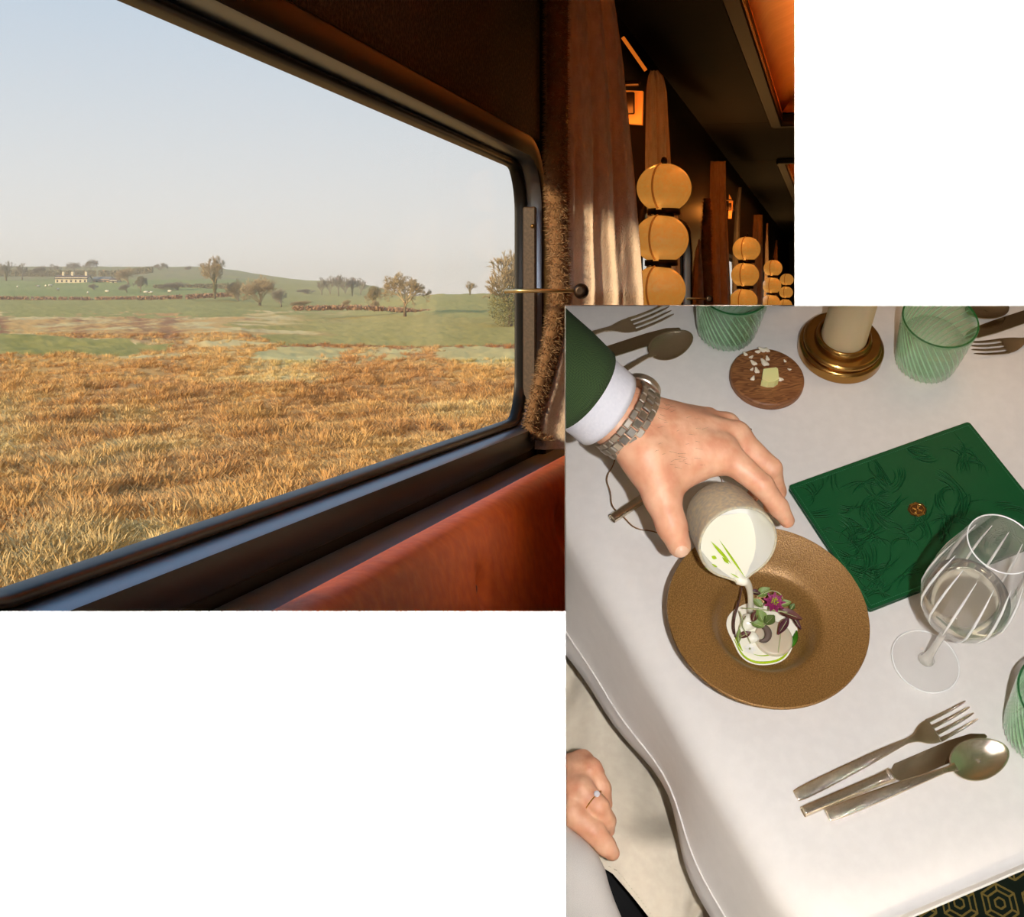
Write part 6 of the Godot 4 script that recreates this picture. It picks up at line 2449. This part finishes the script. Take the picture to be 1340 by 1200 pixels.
func cup() -> void:
	M.stoneware = mottled(rgb(210, 196, 158), rgb(172, 168, 152), 0.03, Vector3(10, 10, 10), 0.55, 0.0, 1.0)
	M.glaze = plain(rgb(236, 234, 226), 0.2)
	var rc := tp(966, 711, 0.13)
	var inv := T.basis.inverse()
	var eye := T.affine_inverse().origin
	var cd := (eye - rc).normalized()
	var ax := (cd * 0.866 + (inv * Vector3(0.53, -0.85, 0)).normalized() * 0.52).normalized()
	var eu := (Vector3.UP - ax * ax.y).normalized()
	var es := ax.cross(eu).normalized()
	var H := 0.074
	var xf := Transform3D(Basis(es, ax, es.cross(ax)), rc - ax * H)
	var lip_dir := (inv * Vector3(0.16, -0.98, 0)).normalized()
	lip_dir = (lip_dir - ax * lip_dir.dot(ax)).normalized()
	var ll := xf.basis.inverse() * lip_dir
	var a0 := atan2(-ll.z, ll.x)
	var t := thing("pouring_cup", "small speckled stoneware cup tipped over the bowl in the hand", "cup", T * xf)
	var out := smooth_list([Vector2(0, 0), Vector2(0.026, 0), Vector2(0.0335, 0.003), Vector2(0.0368, 0.014), Vector2(0.0395, 0.045), Vector2(0.0408, H - 0.002)], 2)
	var inn := smooth_list([Vector2(0.0382, H - 0.0008), Vector2(0.037, 0.045), Vector2(0.034, 0.016), Vector2(0.029, 0.0075), Vector2(0.0, 0.006)], 2)
	var spout := func(a: float, y: float) -> float:
		var d := wrapf(a - a0, -PI, PI)
		return 0.0052 * exp(-d * d / 0.05) * smoothstep(H - 0.03, H, y)
	var lathe2 := func(prof: Array) -> Soup:
		var s_ := Soup.new()
		var m := prof.size() - 1
		s_.grid(72, m, func(u, v):
			var p: Vector2 = prof[roundi(v * m)]
			var a: float = u * TAU
			var r: float = p.x + spout.call(a, p.y) * (1.0 if p.x > 0.02 else 0.0)
			return Vector3(r * cos(a), p.y, -r * sin(a)), true)
		return s_
	var rimp := [out[-1], Vector2(0.0405, H - 0.0004), Vector2(0.0396, H + 0.0003), Vector2(0.0386, H - 0.0001), inn[0]]
	part(t, "body", lathe2.call(out + rimp.slice(1)), M.stoneware)
	part(t, "inside_glaze", lathe2.call(inn), M.glaze)
	# sauce in the cup, level with the table's surface, and the stream
	var ri := func(d: float) -> float: return lerpf(0.0380, 0.0345, clampf(d / H, 0, 1))
	var yl: float = rc.y - eu.y * 0.0400
	var s := Soup.new()
	s.grid(16, 26, func(u, v):
		var d: float = lerpf(0.0008, H - 0.008, v)
		var c := rc - ax * d
		var q := (yl - c.y) / eu.y
		var r: float = ri.call(d)
		if d < 0.01: r += 0.0024 * (1.0 - d / 0.01)
		var hw := sqrt(maxf(r * r - q * q, 0.0))
		return c + eu * q + es * hw * (u * 2.0 - 1.0))
	var so := thing("poured_sauce", "white sauce with drops of green oil pouring from the stoneware cup", "sauce", T)
	part(so, "sauce_surface", s, M.sauce)
	var lip := rc + lip_dir * 0.0428 - ax * 0.001
	var end := tp(982, 800, 0.018)
	var path := []
	var rad := []
	var p_in := rc - ax * 0.012 + eu * ((yl - (rc - ax * 0.012).y) / eu.y) - Vector3(0, 0.005, 0)
	for i in 19:
		var w := i / 18.0
		var p: Vector3
		if w < 0.3: p = p_in.lerp(lip + Vector3(0, -0.0015, 0), w / 0.3)
		else:
			var f := (w - 0.3) / 0.7
			p = lip.lerp(end, sqrt(f) * 0.55 + f * 0.45)
			p.y = lerpf(lip.y - 0.0015, end.y, f * f * 0.7 + f * 0.3)
		path.append(p)
		rad.append(table_at([[0, 0.004], [0.2, 0.0062], [0.32, 0.0058], [0.45, 0.0042], [0.7, 0.0032], [0.92, 0.003], [1, 0.0042]], w))
	s = Soup.new()
	s.tube(path, rad, 12)
	part(so, "stream", s, M.sauce)
	for q in [[Vector2(931, 728), Vector2(938, 731), 0.0023], [Vector2(928, 738), Vector2(939, 742), 0.0016], [Vector2(930, 708), Vector2(957, 738), 0.0018], [Vector2(945, 729), Vector2(954, 738), 0.0015], [Vector2(941, 706), Vector2(976, 757), 0.0012], [Vector2(922, 743), Vector2(944, 752), 0.0017], [Vector2(956, 750), Vector2(968, 757), 0.0007]]:
		s = Soup.new()
		var a := tp(q[0].x, q[0].y, yl + 0.0009)
		var b := tp(q[1].x, q[1].y, yl + 0.0009)
		var w: float = q[2]
		var dr := (b - a).normalized()
		var sd := dr.cross(Vector3.UP)
		s.grid(10, 8, func(u, v):
			var g: float = PI * v
			return a.lerp(b, v) + sd * (u - 0.5) * 2.0 * w * sin(g) + Vector3(0, 0.0006 * sin(g) * sin(PI * u), 0))
		part(so, "oil_drop", s, M.oil)

func guest() -> void:
	M.napkin = mottled(rgb(240, 228, 204), rgb(232, 218, 194), 0.02, Vector3(6, 6, 6), 0.92)
	M.black_cloth = plain(rgb(14, 14, 14), 0.95)
	M.knit = mottled(rgb(224, 220, 214), rgb(206, 202, 196), 0.15, Vector3(14, 14, 14), 0.95, 0.0, 3.0)
	var gold_ := plain(rgb(220, 176, 96), 0.2, 1.0)
	# napkin over the lap
	var rows := [[790, 700, 850], [850, 700, 880], [930, 700, 930], [1010, 700, 965], [1080, 700, 968], [1110, 740, 946], [1140, 800, 949], [1170, 826, 947], [1190, 842, 934], [1215, 861, 915], [1260, 896, 905]]
	var lk := []
	var rk := []
	for r in rows:
		lk.append([r[0], r[1]])
		rk.append([r[0], r[2]])
	var nz := FastNoiseLite.new()
	nz.seed = 6
	nz.frequency = 0.008
	var f := func(u: float, v: float) -> Vector3:
		var y := lerpf(790.0, 1260.0, v)
		var x := lerpf(table_at(lk, y), table_at(rk, y), u)
		var mid := (x - 740.0) / 190.0
		var h := -0.228 - 0.05 * smoothstep(0.3, 0.72, u) * (1.0 - smoothstep(1060.0, 1110.0, y)) + 0.03 * sin(PI * clampf(mid * 0.75 + 0.12, 0, 1)) - 0.05 * pow(smoothstep(0.8, 1.0, u), 1.5) * smoothstep(1080.0, 1130.0, y)
		h += 0.006 * nz.get_noise_2d(x, y * 0.5) * 2.0
		var crease := (x - 922.0) - (y - 1150.0) * -0.35
		h -= 0.012 * exp(-crease * crease / 90.0) * smoothstep(1100.0, 1130.0, y) * (1.0 - smoothstep(1180.0, 1210.0, y))
		var c2 := (x - 752.0) + (y - 880.0) * 0.4
		h -= 0.012 * exp(-c2 * c2 / 160.0) * (1.0 - smoothstep(890.0, 960.0, y))
		return tp(x, y, h)
	var s := Soup.new()
	s.grid(40, 60, func(u, v): return f.call(u, 1.0 - v))
	s.grid(40, 60, func(u, v): return f.call(u, 1.0 - v) - Vector3(0, 0.0025, 0), false, false, true)
	var nk := thing("napkin", "cream cloth napkin spread over the guest's lap beside the tablecloth hem", "napkin", T)
	part(nk, "cloth", seen(s), M.napkin)
	s = Soup.new()   # stitched hem along its free edge
	for i in 34:
		var v := lerpf(0.705, 0.99, i / 33.0)
		var p: Vector3 = f.call(0.055, v)
		var q: Vector3 = f.call(0.055, v + 0.004)
		s.tube([p + Vector3(0, 0.0006, 0), q + Vector3(0, 0.0006, 0)], [0.0005, 0.0005], 5)
	var st := part(nk, "stitching", seen(s), M.napkin)
	st.set_meta("kind", "stuff")
	# the guest: thighs in black, a hand with a ring, a white knitted sleeve
	var t := thing("person", "seated person with a ringed hand in the lap, white knitted sleeve and black trousers", "person", T)
	var caps := [[tp(700, 1250, -0.285), tp(900, 1090, -0.33), 0.058, 0.05, 0.02], [tp(690, 1130, -0.31), tp(840, 980, -0.34), 0.058, 0.05, 0.02], [tp(900, 1090, -0.33), tp(930, 1130, -0.5), 0.045, 0.035, 0.02], [tp(840, 980, -0.34), tp(860, 1010, -0.5), 0.045, 0.035, 0.02]]
	part(t, "trousers", sdf(caps, 0.008, [in_t(right_of)]), M.black_cloth)
	var w := tp(690, 1030, -0.15)
	caps = []
	var im1 := tp(748, 1062, -0.128)
	var mm1 := tp(760, 1034, -0.122)
	var rm1 := tp(772, 1008, -0.128)
	var pm1 := tp(762, 996, -0.138)
	for q in [[im1, 0.0155], [mm1, 0.0150], [rm1, 0.0140], [pm1, 0.0125]]: caps.append([w, q[0], 0.022, q[1], 0.01])
	caps.append_array([[im1, tp(777, 1088, -0.132), 0.0148, 0.0122, 0.004], [tp(777, 1088, -0.132), tp(792, 1106, -0.140), 0.0122, 0.0108, 0.003], [tp(792, 1106, -0.140), tp(801, 1116, -0.146), 0.0108, 0.0082, 0.003]])
	caps.append_array([[mm1, tp(784, 1056, -0.124), 0.0140, 0.0112, 0.003], [tp(784, 1056, -0.124), tp(794, 1074, -0.14), 0.0112, 0.0098, 0.003], [tp(794, 1074, -0.14), tp(795, 1086, -0.152), 0.0098, 0.008, 0.003]])
	caps.append_array([[rm1, tp(787, 1032, -0.134), 0.0130, 0.0105, 0.003], [tp(787, 1032, -0.134), tp(791, 1052, -0.15), 0.0105, 0.0088, 0.003]])
	caps.append_array([[pm1, tp(780, 1012, -0.148), 0.0115, 0.009, 0.003], [tp(780, 1012, -0.148), tp(784, 1034, -0.158), 0.009, 0.0078, 0.003]])
	s = sdf(caps, 0.0022, [in_t(right_of)])
	part(t, "hand", s, M.skin)
	s = Soup.new()
	var path := smooth_list([tp(690, 1100, -0.155), tp(735, 1146, -0.15), tp(757, 1200, -0.152), tp(770, 1290, -0.165)], 2)
	var rad := []
	for k in path.size(): rad.append(0.043 + 0.002 * sin(k * 1.3))
	s.tube(path, rad, 30)
	part(t, "knit_sleeve", s.clip(in_t(right_of)), M.knit)
	# ring
	var rc := tp(776, 1048, -0.122)
	var fd := (tp(784, 1056, -0.124) - mm1).normalized()
	var rg := thing("ring", "gold ring with a clear stone on the guest's finger", "ring", T)
	var bx := fd.cross(Vector3.UP).normalized()
	var by := bx.cross(fd).normalized()
	path = []
	for k in 33: path.append(rc - by * 0.002 + (bx * cos(TAU * k / 32.0) + by * sin(TAU * k / 32.0)) * 0.0138)
	s = Soup.new()
	s.tube(path, _fill(0.0007, 33), 8, false)
	part(rg, "band", s.clip(in_t(right_of)), gold_)
	var gem := rc + bx * -0.004 + by * 0.0132
	var eye := T.affine_inverse().origin
	s = Soup.new()
	var up := (eye - gem).normalized()
	var gx := up.cross(Vector3.RIGHT).normalized()
	s.cur = -1
	s.lathe([Vector2(0, -0.003), Vector2(0.0034, 0.0), Vector2(0.0034, 0.0006), Vector2(0.002, 0.0018), Vector2(0, 0.0018)], 8, Transform3D(Basis(gx, up, gx.cross(up)), gem + up * 0.002))
	part(rg, "stone", s, pane_mat(Color(rgb(246, 248, 255), 0.6)))
